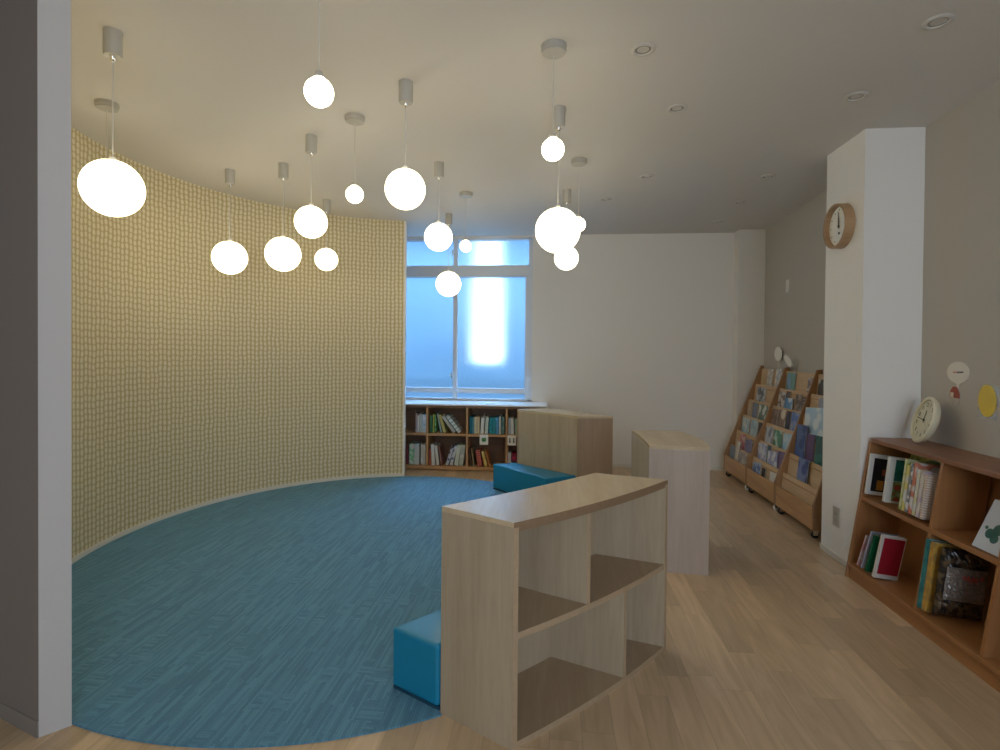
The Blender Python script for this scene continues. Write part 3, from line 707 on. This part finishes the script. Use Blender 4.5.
rk = [
 # rack 0 : farthest
 (0, 6, .30, .53, .035, cover((.70, .66, .60), (.5, .46, .42), 'spots', 20), 'tall cream book, left of two at the top of the farthest rack', 0, 0),
 (0, 6, .62, .86, .045, cover((.72, .71, .68), (.45, .5, .55), 'spots', 18), 'tall white book, right of two at the top of the farthest rack', 0, 0),
 (0, 5, .12, .52, .045, cover((.10, .12, .17), (.55, .56, .6), 'cloud', 14), 'white framed dark photo book on the second tier of the farthest rack', 0, 0),
 (0, 4, .02, .20, .055, cover((.66, .56, .42), (.45, .3, .2), 'lines', 16), 'narrow cream book at the left of the third tier, farthest rack', 0, 0),
 (0, 4, .24, .46, .05, cover((.16, .20, .30)), 'slate blue book on the third tier of the farthest rack', 0, 0),
 (0, 4, .50, .88, .05, cover((.70, .73, .68), (.14, .22, .18), 'spots', 12), 'white book with dark figures on the third tier, farthest rack', 0, 0),
 (0, 3, .04, .40, .05, cover((.66, .70, .70), (.3, .5, .6), 'cloud', 18), 'white and pale blue book on the fourth tier of the farthest rack', 0, 0),
 (0, 3, .44, .74, .055, cover((.30, .45, .52), (.5, .62, .66), 'cloud', 15), 'light blue grey book in the fourth tier, farthest rack', 0, 0),
 (0, 3, .78, .92, .05, cover((.03, .03, .05)), 'black narrow book at the right of the fourth tier, farthest rack', 0, 0),
 (0, 2, .26, .50, .055, cover((.55, .16, .18), (.6, .5, .48), 'blocks', 14), 'pink red book on the fifth tier of the farthest rack', -2, 0),
 (0, 2, .54, .84, .03, cover((.16, .17, .36), (.3, .28, .45), 'cloud', 14), 'blue violet book leaning on the fifth tier of the farthest rack', -8, 0),
 (0, 1, .04, .30, .075, cover((.20, .25, .30)), 'dark grey blue book low on the farthest rack', 0, 0),
 (0, 1, .33, .47, .085, cover((.72, .68, .56)), 'ivory narrow book low on the farthest rack', 0, 0),
 (0, 1, .50, .88, .055, cover((.62, .60, .52), (.35, .30, .28), 'blocks', 16), 'collage covered book low on the farthest rack', -5, 0),
 # rack 1 : middle
 (1, 6, .06, .36, .02, cover((.16, .36, .36), (.2, .36, .6), 'blocks', 8), 'teal over blue book at the top of the middle rack', 0, 0),
 (1, 6, .74, .98, -.01, cover((.20, .16, .18), (.55, .5, .52), 'blocks', 16), 'dusky pink photo book at the top right of the middle rack', 0, 0),
 (1, 5, .02, .26, .045, cover((.60, .58, .55), (.2, .15, .14), 'blocks', 16), 'grey and brown collage book left on the second tier, middle rack', 0, 0),
 (1, 5, .28, .42, .055, cover((.14, .09, .07)), 'dark brown thin book on the second tier of the middle rack', 0, 0),
 (1, 5, .30, .56, .0, cover((.62, .72, .80), (.12, .32, .6), 'spots', 10), 'white book with a blue picture on the second tier, middle rack', 0, .010),
 (1, 5, .60, .80, .045, cover((.13, .10, .09), (.4, .33, .28), 'cloud', 16), 'brown photo book on the second tier of the middle rack', -3, 0),
 (1, 5, .83, .96, .03, cover((.05, .05, .06), (.25, .2, .18), 'lines', 12), 'black slanting book at the right of the second tier, middle rack', -6, 0),
 (1, 4, .04, .24, .045, cover((.18, .11, .09), (.32, .24, .2), 'cloud', 18), 'brown book at the left of the third tier, middle rack', 0, 0),
 (1, 4, .27, .52, .055, cover((.66, .60, .48), (.22, .14, .10), 'spots', 9), 'cream book with brown figures on the third tier, middle rack', -3, 0),
 (1, 4, .54, .66, .055, cover((.015, .02, .05)), 'black blue narrow book on the third tier, middle rack', 0, 0),
 (1, 4, .69, .96, .06, cover((.10, .20, .48), (.35, .42, .62), 'cloud', 12), 'cobalt blue book at the right of the third tier, middle rack', 0, 0),
 (1, 3, .05, .33, .045, cover((.28, .32, .42), (.55, .6, .66), 'spots', 12), 'grey blue framed book on the fourth tier, middle rack', -3, 0),
 (1, 3, .36, .64, .04, cover((.08, .30, .20), (.5, .66, .6), 'blocks', 10), 'green book on the fourth tier of the middle rack', -4, 0),
 (1, 3, .67, .97, .04, cover(SK, (.3, .55, .72), 'cloud', 14), 'pale sky blue book on the fourth tier of the middle rack', -3, 0),
 (1, 2, .02, .36, .055, cover((.68, .70, .78), (.3, .36, .6), 'cloud', 16), 'white lilac book at the left of the fifth tier, middle rack', -5, 0),
 (1, 2, .38, .50, .06, cover((.03, .10, .12)), 'black teal narrow book on the fifth tier, middle rack', -4, 0),
 (1, 2, .44, .78, .03, cover((.70, .72, .78), (.34, .36, .58), 'spots', 14), 'white book with lilac spots on the fifth tier, middle rack', -6, .010),
 (1, 2, .76, .99, .055, cover((.17, .11, .26)), 'purple book at the right of the fifth tier, middle rack', -2, 0),
 (1, 1, .08, .40, .04, cover((.08, .17, .42), (.4, .5, .7), 'cloud', 16), 'bright blue book in the lowest tier of the middle rack', -6, 0),
 (1, 1, .42, .55, .02, cover((.015, .015, .02)), 'small black book in the lowest tier of the middle rack', 0, 0),
 (1, 1, .72, .95, .03, cover((.74, .74, .72)), 'plain white pamphlet in the lowest tier of the middle rack', -4, 0),
 # rack 2 : nearest
 (2, 6, .05, .40, -.01, cover((.66, .66, .64), (.08, .08, .09), 'spots', 9), 'white book with dark picture at the top of the nearest rack', 0, 0),
 (2, 5, .24, .62, .055, cover((.74, .74, .74), (.3, .3, .36), 'spots', 7), 'tall white book with a dark drawing on the second tier, nearest rack', 0, 0),
 (2, 4, .10, .66, .085, cover((.70, .78, .82), (.42, .60, .74), 'spots', 9), 'large white sheet with blue figures on the nearest rack', -5, .008),
 (2, 4, .68, .90, .07, cover((.13, .08, .14)), 'dark plum book beside the large white sheet', 0, 0),
 (2, 3, .02, .31, .095, cover((.03, .07, .22), (.08, .15, .36), 'spots', 10), 'tall navy book on the fourth tier of the nearest rack', -2, 0),
 (2, 3, .33, .54, .045, cover((.10, .05, .17)), 'aubergine book on the fourth tier of the nearest rack', -3, 0),
 (2, 3, .56, .93, .055, cover((.015, .10, .11), (.04, .2, .18), 'cloud', 12), 'dark sea green book on the fourth tier of the nearest rack', -3, 0),
 (2, 2, .34, .62, .025, cover((.03, .06, .20), (.16, .22, .42), 'spots', 10), 'deep blue book alone on the fifth tier of the nearest rack', 0, .012),
]
for q in rk: booklet(q[0], q[1], q[2], q[3], q[4], q[5], q[6], q[7], q[8])

# ------------------------------------------------------------------ slanted alder shelf at the right wall
SY0, SY1 = 3.322, 1.20
SHR = .158
ST = .812
def xf(z): return 1.706+SHR*z
def xb(z): return 1.950+SHR*z
als = thing('slanted_bookshelf', 'reddish brown low bookshelf with slanted front against the greige wall', 'bookshelf', (1.706, SY0, 0))
def AX(m, z0, z1, y0, y1, f0=0., depth=None):
    """box between heights z0,z1 following the slant; f0: set back from the front; depth None = to the back"""
    q = []
    for z in (z0, z1):
        a = xf(z)+f0-1.706; b = (xb(z) if depth is None else xf(z)+f0+depth)-1.706
        q += [(a, y1-SY0, z), (b, y1-SY0, z), (b, y0-SY0, z), (a, y0-SY0, z)]
    return m.hexa(q)
# top with a rounded outer corner
xt0, xt1 = xf(ST)-.012-1.706, wx(3.0)-.004-1.706
cor = [(xt0+.05-.05*math.sin(a), -.05+.05*math.cos(a)) for a in [PI/2*i/6 for i in range(7)]]
poly = [(xt1+(.013), 0)]+cor+[(xt0, SY1-SY0-.01), (wx(SY1)-.004-1.706, SY1-SY0-.01)]
MB().prism(poly, ST-.024, ST).build('top', [aldertop()], als, bevel=.003)
for y in (SY0-.001, SY1+.02): AX(MB(), .0, ST-.0245, y, y-.02).build('side_panel', alder('Z'), als, bevel=.0015)
AX(MB(), .06, ST-.0245, SY0-.0215, SY1+.0205, xb(0)-xf(0)-.008).build('back_panel', alder('Z'), als)
AX(MB(), .452, .474, SY0-.0215, SY1+.0205, .004, .220).build('middle_shelf', [alder('Y')], als, bevel=.001)
AX(MB(), .066, .085, SY0-.0215, SY1+.0205, -.004, .228).build('bottom_shelf', [alder('Y')], als, bevel=.001)
AX(MB(), .0, .0655, SY0-.0215, SY1+.0205, .014, .018).build('plinth', [alder('Y')], als)
for y in (2.735, 2.335, 1.935, 1.535):
    AX(MB(), .4745, ST-.0245, y+.009, y-.009, .004, .220).build('divider', alder('Z'), als)
    AX(MB(), .0855, .4515, y+.009, y-.009, .004, .220).build('divider', alder('Z'), als)

GB = 'picture books in the slanted brown shelf'
def sbook(label, y, t, h, d, z, cm, back=.004, lean=0., spine=None, extra=None):
    """spine out book: spine faces the room, +x cover faces the near end; tilted with the shelf slant"""
    tilt = math.atan(SHR)
    r = book('picture_book', label, t, h, d, (xf(z)+back, y, z+.001+d*0.0), (0, 0, -PI/2), cm, GB)
    # rotate: first spine-out, then lean back with the slant, then lean sideways
    r.rotation_euler = (Matrix.Rotation(tilt*.75, 4, 'Y') @ Matrix.Rotation(math.radians(lean), 4, 'X') @ Matrix.Rotation(-PI/2, 4, 'Z')).to_euler()
    r.location.z = z+.001+d*math.sin(tilt*.75)
    return r
UZ, LZ = .474, .085
DK = cover((.012, .012, .02), (.20, .05, .03), 'spots', 16)
def patch(parent, t, y0, y1, z0, z1, m, name='cover_picture'):
    return MB().box(t+.0003, t+.0012, y0, y1, z0, z1).build(name, m, parent)
b1 = sbook('white spined book with a black cover and orange figures, far left of the brown shelf', 3.280, .014, .232, .19, UZ, cover((.74, .74, .72)))
patch(b1, .014, .022, .165, .02, .21, plain('black_print', (.012, .012, .016), .3))
patch(b1, .0153, .05, .085, .03, .085, plain('amber_print', (.50, .22, .03), .4), 'cover_figure'); patch(b1, .0153, .11, .15, .025, .06, plain('leaf_print', (.04, .16, .05), .4), 'cover_figure')
patch(b1, .0153, .07, .095, .115, .15, plain('rust_print', (.24, .06, .03), .4), 'cover_figure')
b2 = sbook('white spined book with teal sky over red and green bushes', 3.112, .022, .245, .20, UZ, cover((.70, .71, .68)))
patch(b2, .022, .03, .198, .12, .235, cover((.01, .12, .12), (.02, .20, .18), 'cloud', 16)); patch(b2, .022, .03, .198, .012, .118, cover((.36, .06, .04), (.10, .20, .07), 'spots', 26, (.35, .38, .2)))
sbook('yellow green plastic wrapped book in the middle of the upper left compartment', 2.972, 0.0141, .262, .19, UZ, cover((.45, .50, .12), (.70, .70, .45), 'cloud', 22))
sbook('white plastic wrapped book with yellow foot, brown shelf', 2.951, 0.0211, .235, .19, UZ, cover((.72, .72, .70), (.70, .62, .20), 'spots', 14))
sbook('white book with black lettering on its spine, brown shelf', 2.924, 0.0194, .25, .19, UZ, cover((.74, .74, .73), (.25, .25, .27), 'spots', 30))
sbook('clear wrapped white book with red print, brown shelf', 2.898, 0.0229, .258, .19, UZ, cover((.72, .70, .68), (.60, .22, .14), 'spots', 18))
sbook('pale yellow book right of the red printed one, brown shelf', 2.869, 0.0194, .23, .19, UZ, cover((.66, .60, .32), (.74, .72, .66), 'cloud', 20))
sbook('lilac and white book beside the upper divider, brown shelf', 2.843, 0.0246, .228, .19, UZ, cover((.58, .46, .55), (.70, .66, .60), 'cloud', 18))
sbook('white striped slim book touching the upper divider, brown shelf', 2.812, 0.0158, .215, .19, UZ, cover((.70, .69, .64), (.62, .42, .30), 'lines', 26))
# wide books standing behind
def wide(label, y0, y1, h, back, cm, z=UZ):
    r = thing('picture_book', label, 'book', (xb(z)-.03-back, (y0+y1)/2, z+.001), (0, math.atan(SHR), 0), GB); w = (y0-y1)/2
    MB().box(0, .0015, -w, w, 0, h).build('cover', cm, r); MB().box(.0016, .008, -w+.002, w-.002, .002, h-.002).build('pages', PAPER, r); MB().box(.0081, .0096, -w, w, 0, h).build('back_cover', cm, r)
wide('wide yellow and green picture book standing behind the row, brown shelf', 3.285, 2.93, .272, .0, cover((.55, .55, .16), (.10, .24, .08), 'cloud', 9))
wide('navy book showing its top edge behind the yellow green one, brown shelf', 3.26, 3.10, .292, -.012, cover((.03, .03, .07)))
b3 = sbook('pink thin book leaning at the lower left corner of the brown shelf', 3.232, .008, .19, .14, LZ, cover((.60, .30, .30), (.65, .6, .6), 'cloud', 12), lean=14)
b4 = sbook('lilac thin book behind the green one, lower left compartment', 3.192, .008, .225, .15, LZ, cover((.42, .42, .52)), lean=12)
b5 = sbook('dark green book in the lower left compartment, brown shelf', 3.155, .016, .215, .14, LZ, cover((.005, .12, .05)), lean=10)
b6 = sbook('crimson book with white border in the lower left compartment', 3.085, .020, .24, .120, LZ, cover((.70, .68, .66)), lean=7)
patch(b6, .020, .010, .114, .025, .228, plain('crimson_print', (.36, .012, .03), .35))
sbook('teal blue book beside the lower divider, brown shelf', 2.723, .030, .325, .18, LZ, cover((.01, .16, .20), (.05, .28, .3), 'cloud', 18), lean=0)
sbook('golden yellow book right of the teal blue one, brown shelf', 2.691, .027, .322, .18, LZ, cover((.60, .36, .07), (.45, .28, .08), 'spots', 30), lean=0)
# plastic wrapped bundle with a crumpled label
bun = thing('wrapped_bundle', 'dark mottled bundle in clear plastic with crumpled label, lower middle compartment', 'bundle', (xf(LZ)+.115, 2.630, LZ+.001))
bun.rotation_euler = (Matrix.Rotation(math.atan(SHR)*.8, 4, 'Y') @ Matrix.Rotation(PI/2+.06, 4, 'Z')).to_euler()
bun.location.z += .018
PLA = cover((.010, .009, .008), (.035, .02, .012), 'spots', 34, (.10, .065, .03)); PLA.node_tree.nodes['Principled BSDF'].inputs['Coat Weight'].default_value = .25; PLA.node_tree.nodes['Principled BSDF'].inputs['Roughness'].default_value = .4
def bumpy(w, h, tk, amp, seed, x0=0.):
    R = random.Random(seed); nx, nz = 26, 24; vs = []; fs = []
    for s in (0, 1):
        for j in range(nz+1):
            for i in range(nx+1):
                u, v = i/nx, j/nz; e = min(u, 1-u, v, 1-v); bul = min(1, e*7)**.5
                x = -tk*.5*bul if s == 0 else tk*.5*bul*.3
                x += (R.random()-.5)*amp*bul if s == 0 else 0
                vs.append((x0+x, -w/2+w*u+(R.random()-.5)*amp*.5*(e == 0), h*v if v > 0 else 0))
    k = (nx+1)*(nz+1); I = lambda i, j, s: s*k+j*(nx+1)+i
    for s in (0, 1):
        for j in range(nz):
            for i in range(nx): fs.append((I(i, j, s), I(i+1, j, s), I(i+1, j+1, s), I(i, j+1, s)))
    for i in range(nx): fs += [(I(i, 0, 0), I(i+1, 0, 0), I(i+1, 0, 1), I(i, 0, 1)), (I(i, nz, 0), I(i+1, nz, 0), I(i+1, nz, 1), I(i, nz, 1))]
    for j in range(nz): fs += [(I(0, j, 0), I(0, j+1, 0), I(0, j+1, 1), I(0, j, 1)), (I(nx, j, 0), I(nx, j+1, 0), I(nx, j+1, 1), I(nx, j, 1))]
    m = MB(); m.add(vs, fs); return m
bumpy(.218, .310, .05, .010, 3).build('plastic_bundle', PLA, bun)
LBL = plain('crumpled_label', (.22, .19, .165), .35, bump=.9, bscale=26, var=.35, coat=.6)
bumpy(.18, .15, .012, .008, 5, -.036).build('label_sheet', LBL, bun, loc=(0, .012, .085))
MS = Matrix.Translation((-.0470, -.005, .195)) @ Matrix.Rotation(-PI/2, 4, 'Z') @ Matrix.Rotation(PI/2, 4, 'X')
lt = MB()
RR = random.Random(2)
for i in range(5):
    x = -.036+i*.018
    for s in range(3):
        a = RR.uniform(0, PI); c = (x+RR.uniform(-.004, .004), RR.uniform(-.008, .008)); l = .011
        p, q = (c[0]-math.cos(a)*l, c[1]-math.sin(a)*l), (c[0]+math.cos(a)*l, c[1]+math.sin(a)*l)
        A_, B_ = MS @ Vector((p[0], p[1], 0)), MS @ Vector((q[0], q[1], 0)); lt.tube(A_, B_, .0016, 6)
lt.build('red_lettering', RED, bun)
# right hand compartment: tilted white book with a clover, white topped book behind
w1 = thing('picture_book', 'white book with dark green clover print leaning in the upper right compartment', 'book', (xf(UZ)+.022, 2.505, UZ+.004), (0, 0, 0), GB)
w1.rotation_euler = (Matrix.Rotation(math.radians(-90), 4, 'Z') @ Matrix.Rotation(math.radians(-24), 4, 'X')).to_euler()
m = MB().box(0, .20, 0, .002, 0, .22).build('cover', cover((.60, .63, .66)), w1); MB().box(.002, .198, .0021, .011, .002, .218).build('pages', PAPER, w1); MB().box(0, .20, .0111, .0131, 0, .22).build('back_cover', cover((.60, .63, .66)), w1)
m = MB()
for cx, cz, rr in ((.055, .075, .022), (.085, .100, .024), (.085, .06, .020), (.135, .08, .022), (.13, .12, .018), (.028, .095, .008), (.155, .05, .018)):
    m.lathe([(0, 0), (rr, 0), (rr, .0008), (0, .0008)], 20, Matrix.Translation((cx, -.0002, cz)) @ Matrix.Rotation(PI/2, 4, 'X'))
m.build('clover_print', plain('clover_print', (.01, .09, .03), .4), w1)
sbook('white and grey tall book standing behind the clover one, upper right compartment', 2.40, .045, .262, .10, UZ, cover((.62, .60, .52), (.30, .34, .40), 'blocks', 9), back=.135)

# ------------------------------------------------------------------ clocks and wall bits
def disc_M(p, n, up=(0, 0, 1)):
    n = Vector(n).normalized(); u = Vector(up); x = u.cross(n).normalized(); y = n.cross(x)
    return Matrix(((x.x, y.x, n.x, p[0]), (x.y, y.y, n.y, p[1]), (x.z, y.z, n.z, p[2]), (0, 0, 0, 1)))
def hand(name, parent, M, ang, l, w, mat, z, tail=.015):
    m = MB(); R = Matrix.Rotation(-ang, 4, 'Z')
    m.box(-w/2, w/2, -tail, l, z, z+.001); m.v = [tuple(M @ R @ Vector(v)) for v in m.v]; return m.build(name, mat, parent)
I4 = Matrix.Identity(4)
ck = thing('wall_clock', 'round wall clock with wooden rim and white face high on the pillar', 'clock', (0, 0, 0))
ck.matrix_world = disc_M((1.789, 3.560, 2.088), (-1, 0, 0))
MB().lathe([(0, 0), (.137, 0), (.137, .056), (.125, .056), (.122, .022), (0, .022)], 64).build('rim', CLOCKW, ck)
MB().lathe([(0, .0225), (.1215, .0225), (.1215, .024), (0, .024)], 48).build('face', WPAPER, ck)
m = MB()
for k in range(12):
    mm = MB(); mm.box(-.002, .002, .095, .108, .0242, .0248); R = Matrix.Rotation(-k*PI/6, 4, 'Z'); m.add([tuple(R @ Vector(v)) for v in mm.v], mm.f)
m.build('hour_marks', INK, ck)
hand('hour_hand', ck, I4, math.radians(-8), .055, .009, INK, .026); hand('minute_hand', ck, I4, math.radians(-4), .09, .005, INK, .0285)
MB().lathe([(0, .025), (.007, .025), (.007, .032), (0, .032)], 16).build('hub', INK, ck)
MB().box(-.010, .010, -.050, -.036, .0242, .0250).build('small_mark', INK, ck)

c2 = thing('leaning_clock', 'cream plastic clock with numerals leaning on the wall atop the brown shelf', 'clock')
R2 = .128; tl = math.radians(16)
c2.matrix_world = disc_M((wx(3.10)-.052-R2*math.sin(tl)*1.0, 3.105, ST+.001+R2*math.cos(tl)), (-math.cos(tl), .24, math.sin(tl)))
MB().lathe([(0, -.002), (.104, -.002), (.116, .006), (.128, .022), (.128, .034), (.118, .040), (.110, .036), (.107, .027), (0, .027)], 64).build('rim', CREAM, c2)
MB().lathe([(0, .0272), (.1065, .0272), (.1065, .0282), (0, .0282)], 48).build('face', plain('cream_face', (.72, .69, .52), .5), c2)
for k in range(1, 13):
    a = k*PI/6 + math.radians(-14)
    text_mesh(str(k), .030, INK, 'numeral', c2, Matrix.Translation((math.sin(a)*.085, math.cos(a)*.085, .0287)), .0003)
hand('hour_hand', c2, I4, math.radians(0), .052, .006, INK, .030); hand('minute_hand', c2, I4, math.radians(-86), .085, .0035, INK, .0315)
MB().lathe([(0, .029), (.006, .029), (.006, .034), (0, .034)], 16).build('hub', INK, c2)

WN = Vector((-1, .042, 0)).normalized()
def on_wall(y, z, off=.0006): return disc_M((wx(y)+WN.x*off, y, z), WN)
bb = thing('speech_bubble_cutout', 'white paper speech bubble stuck on the greige wall above the leaning clock', 'wall decoration')
bb.matrix_world = on_wall(3.029, 1.203)
pts = []
for i in range(40):
    a = 2*PI*i/40; pts.append((.083*math.cos(a), .056*math.sin(a)))
# tail pushed out of the lower rim
pts[29] = (-.008, -.060); pts[30] = (-.005, -.098); pts[31] = (.014, -.060)
MB().prism(pts, 0, .003).build('bubble', plain('bubble_paper', (.76, .72, .65), .6), bb)
m = MB()
for i in range(3): m.box(-.034+i*.010, -.028+i*.010, -.004-i*-.0005, .004, .0032, .0038)
m.build('red_lettering', RED, bb)
m = MB()
for i in range(5): m.box(-.004+i*.0095, .003+i*.0095, -.0035+i*.0006, .0045+i*.0006, .0032, .0038)
m.build('black_lettering', INK, bb)
fg = thing('paper_cutout', 'small red and white rounded paper cutout below the speech bubble', 'wall decoration')
fg.matrix_world = on_wall(3.050, 1.078)
MB().prism([(.040*math.cos(a)*(1 if math.cos(a) > 0 else .85), .052*math.sin(a)) for a in [2*PI*i/28 for i in range(28)]], 0, .003).build('cutout', plain('grey_white_print', (.50, .46, .42), .6, var=.3, bscale=60), fg)
MB().prism([(-.036, -.006), (.040, -.010), (.038, .018), (.016, .050), (-.012, .050), (-.030, .028)], .0032, .005).build('red_patch', plain('brick_red_paper', (.36, .08, .05), .6), fg)
MB().prism([(-.030, -.004), (-.006, -.006), (-.004, .018), (-.024, .020)], .0052, .0065).build('pale_patch', plain('pale_paper', (.70, .60, .50), .6), fg)
yl = thing('yellow_cutout', 'yellow oval paper taped on the greige wall at the right picture edge', 'wall decoration')
yl.matrix_world = on_wall(2.822, 1.074)
MB().prism([(.056*math.cos(a), .078*math.sin(a)) for a in [2*PI*i/40 for i in range(40)]], .0022, .0055).build('oval', YEL, yl)
CLR, nt_, b_ = nmat('clear_film'); b_.inputs['Base Color'].default_value = (.75, .80, .86, 1); b_.inputs['Roughness'].default_value = .12; b_.inputs['Alpha'].default_value = .45; b_.inputs['Coat Weight'].default_value = 1
MB().prism([(.0, .082), (.085, .070), (.092, -.03), (.02, -.01)], .0003, .0018).build('clear_tape', CLR, yl)
MB().prism([(-.066, -.040), (-.03, -.01), (.06, -.05), (.055, -.088), (-.062, -.082)], .0003, .0018).build('clear_tape', CLR, yl)

sw = thing('wall_switch', 'narrow white switch plate high on the greige wall left of the pillar', 'switch'); sw.matrix_world = on_wall(5.339, 1.926)
MB().box(-.030, .030, -.060, .060, 0, .008).build('plate', WHP, sw, bevel=.002); MB().box(-.012, .012, -.03, .03, .0082, .012).build('rocker', WPAPER, sw, bevel=.001)
ot = thing('wall_outlet', 'small grey beige outlet plate low on the pillar', 'outlet'); ot.matrix_world = disc_M((1.7895, 3.585, .268), (-1, 0, 0))
MB().box(-.036, .036, -.062, .062, 0, .006).build('plate', plain('outlet_beige', (.50, .48, .42), .5), ot, bevel=.002)
for z in (-.024, .018): MB().box(-.012, .012, z-.010, z+.012, .0062, .008).build('socket', plain('socket_grey', (.40, .38, .34), .5), ot, bevel=.001)

r1 = thing('round_card', 'white round paper face on the wall above the farthest rack', 'wall decoration'); r1.matrix_world = on_wall(5.47, 1.285, .03) @ Matrix.Rotation(math.radians(14), 4, 'Y')
MB().prism([(.062*math.cos(a), .070*math.sin(a)) for a in [2*PI*i/32 for i in range(32)]], 0, .004).build('disc', WPAPER, r1)
MB().box(-.004, .004, -.16, -.06, -.004, -.001).build('stick', CREAM, r1)
MB().box(.065, .072, -.045, .03, 0, .004).box(.072, .088, -.02, -.012, 0, .004).build('dark_trimming', INK, r1)
r2 = thing('tilted_card', 'white oval card lying tilted on top of the middle rack', 'card')
r2.matrix_world = disc_M((2.118, 5.12, 1.224), (-.75, -.55, .35)) @ Matrix.Rotation(math.radians(38), 4, 'Z')
MB().prism([(.028*math.cos(a), .075*math.sin(a)) for a in [2*PI*i/32 for i in range(32)]], 0, .004).build('card', plain('card_grey', (.62, .62, .60), .6), r2)
MB().prism([(.022*math.cos(a), .060*math.sin(a)) for a in [2*PI*i/32 for i in range(32)]], .0042, .0052).build('card_face', WPAPER, r2)

# ------------------------------------------------------------------ light
def area(name, loc, rot, sx, sy, power, col):
    l = bpy.data.lights.new(name, 'AREA'); l.shape = 'RECTANGLE'; l.size = sx; l.size_y = sy; l.energy = power; l.color = col
    o = bpy.data.objects.new(name, l); COL.objects.link(o); o.location = loc; o.rotation_euler = rot; return o
# daylight assumed behind the camera: added area lamp before the windowless near wall
area('assumed_near_daylight', (.95, -2.5, 1.5), (PI/2, 0, 0), 2.0, 1.8, 28, (.68, .82, 1.0))
area('side_fill_light', (1.80, -1.1, 1.45), (PI/2, 0, PI/2), 1.8, 1.8, 7, (.68, .82, 1.0))  # added area light on the right wall, brightens the stub wall end

area('yard_fill_light', (-1.1, 7.3, 4.0), (math.radians(-48), 0, 0), 3.4, 1.5, 300, (.55, .78, 1.0))  # added lamp outside, above the window view, brightens far carpet and counter

w = bpy.data.worlds.new('sky'); sc.world = w; w.use_nodes = True; nt = w.node_tree
bg = nt.nodes['Background']
tc = nt.nodes.new('ShaderNodeTexCoord'); sx = nt.nodes.new('ShaderNodeSeparateXYZ'); cr = nt.nodes.new('ShaderNodeValToRGB')
link(nt, tc.outputs['Generated'], sx.inputs[0]); link(nt, sx.outputs[2], cr.inputs['Fac'])
e = cr.color_ramp.elements; e[0].position = .0; e[0].color = (1.6, 1.65, 1.65, 1); e[1].position = .55; e[1].color = (.24, .52, .82, 1)
x = e.new(.3); x.color = (.62, .82, 1.0, 1)
link(nt, cr.outputs['Color'], bg.inputs['Color']); bg.inputs['Strength'].default_value = 1.7

# ------------------------------------------------------------------ camera
cam = bpy.data.cameras.new('camera'); co = bpy.data.objects.new('camera', cam); COL.objects.link(co)
cam.sensor_width = 36; cam.lens = 540/1000*36; cam.shift_y = -.0185; cam.clip_start = .05
yaw = math.atan(53/540)
co.matrix_world = Matrix.Translation((0, 0, 1.3)) @ Matrix.Rotation(yaw, 4, 'Z') @ Matrix.Rotation(PI/2-.012, 4, 'X') @ Matrix.Rotation(.0085, 4, 'Z')
sc.camera = co
vs_ = sc.view_settings; vs_.view_transform = 'Standard'; vs_.look = 'None'; vs_.gamma = 1; vs_.use_curve_mapping = False
vs_.exposure = 1.10
sc.cycles.max_bounces = 10; sc.cycles.diffuse_bounces = 5; sc.cycles.sample_clamp_indirect = 8
sc.cycles.use_denoising = True
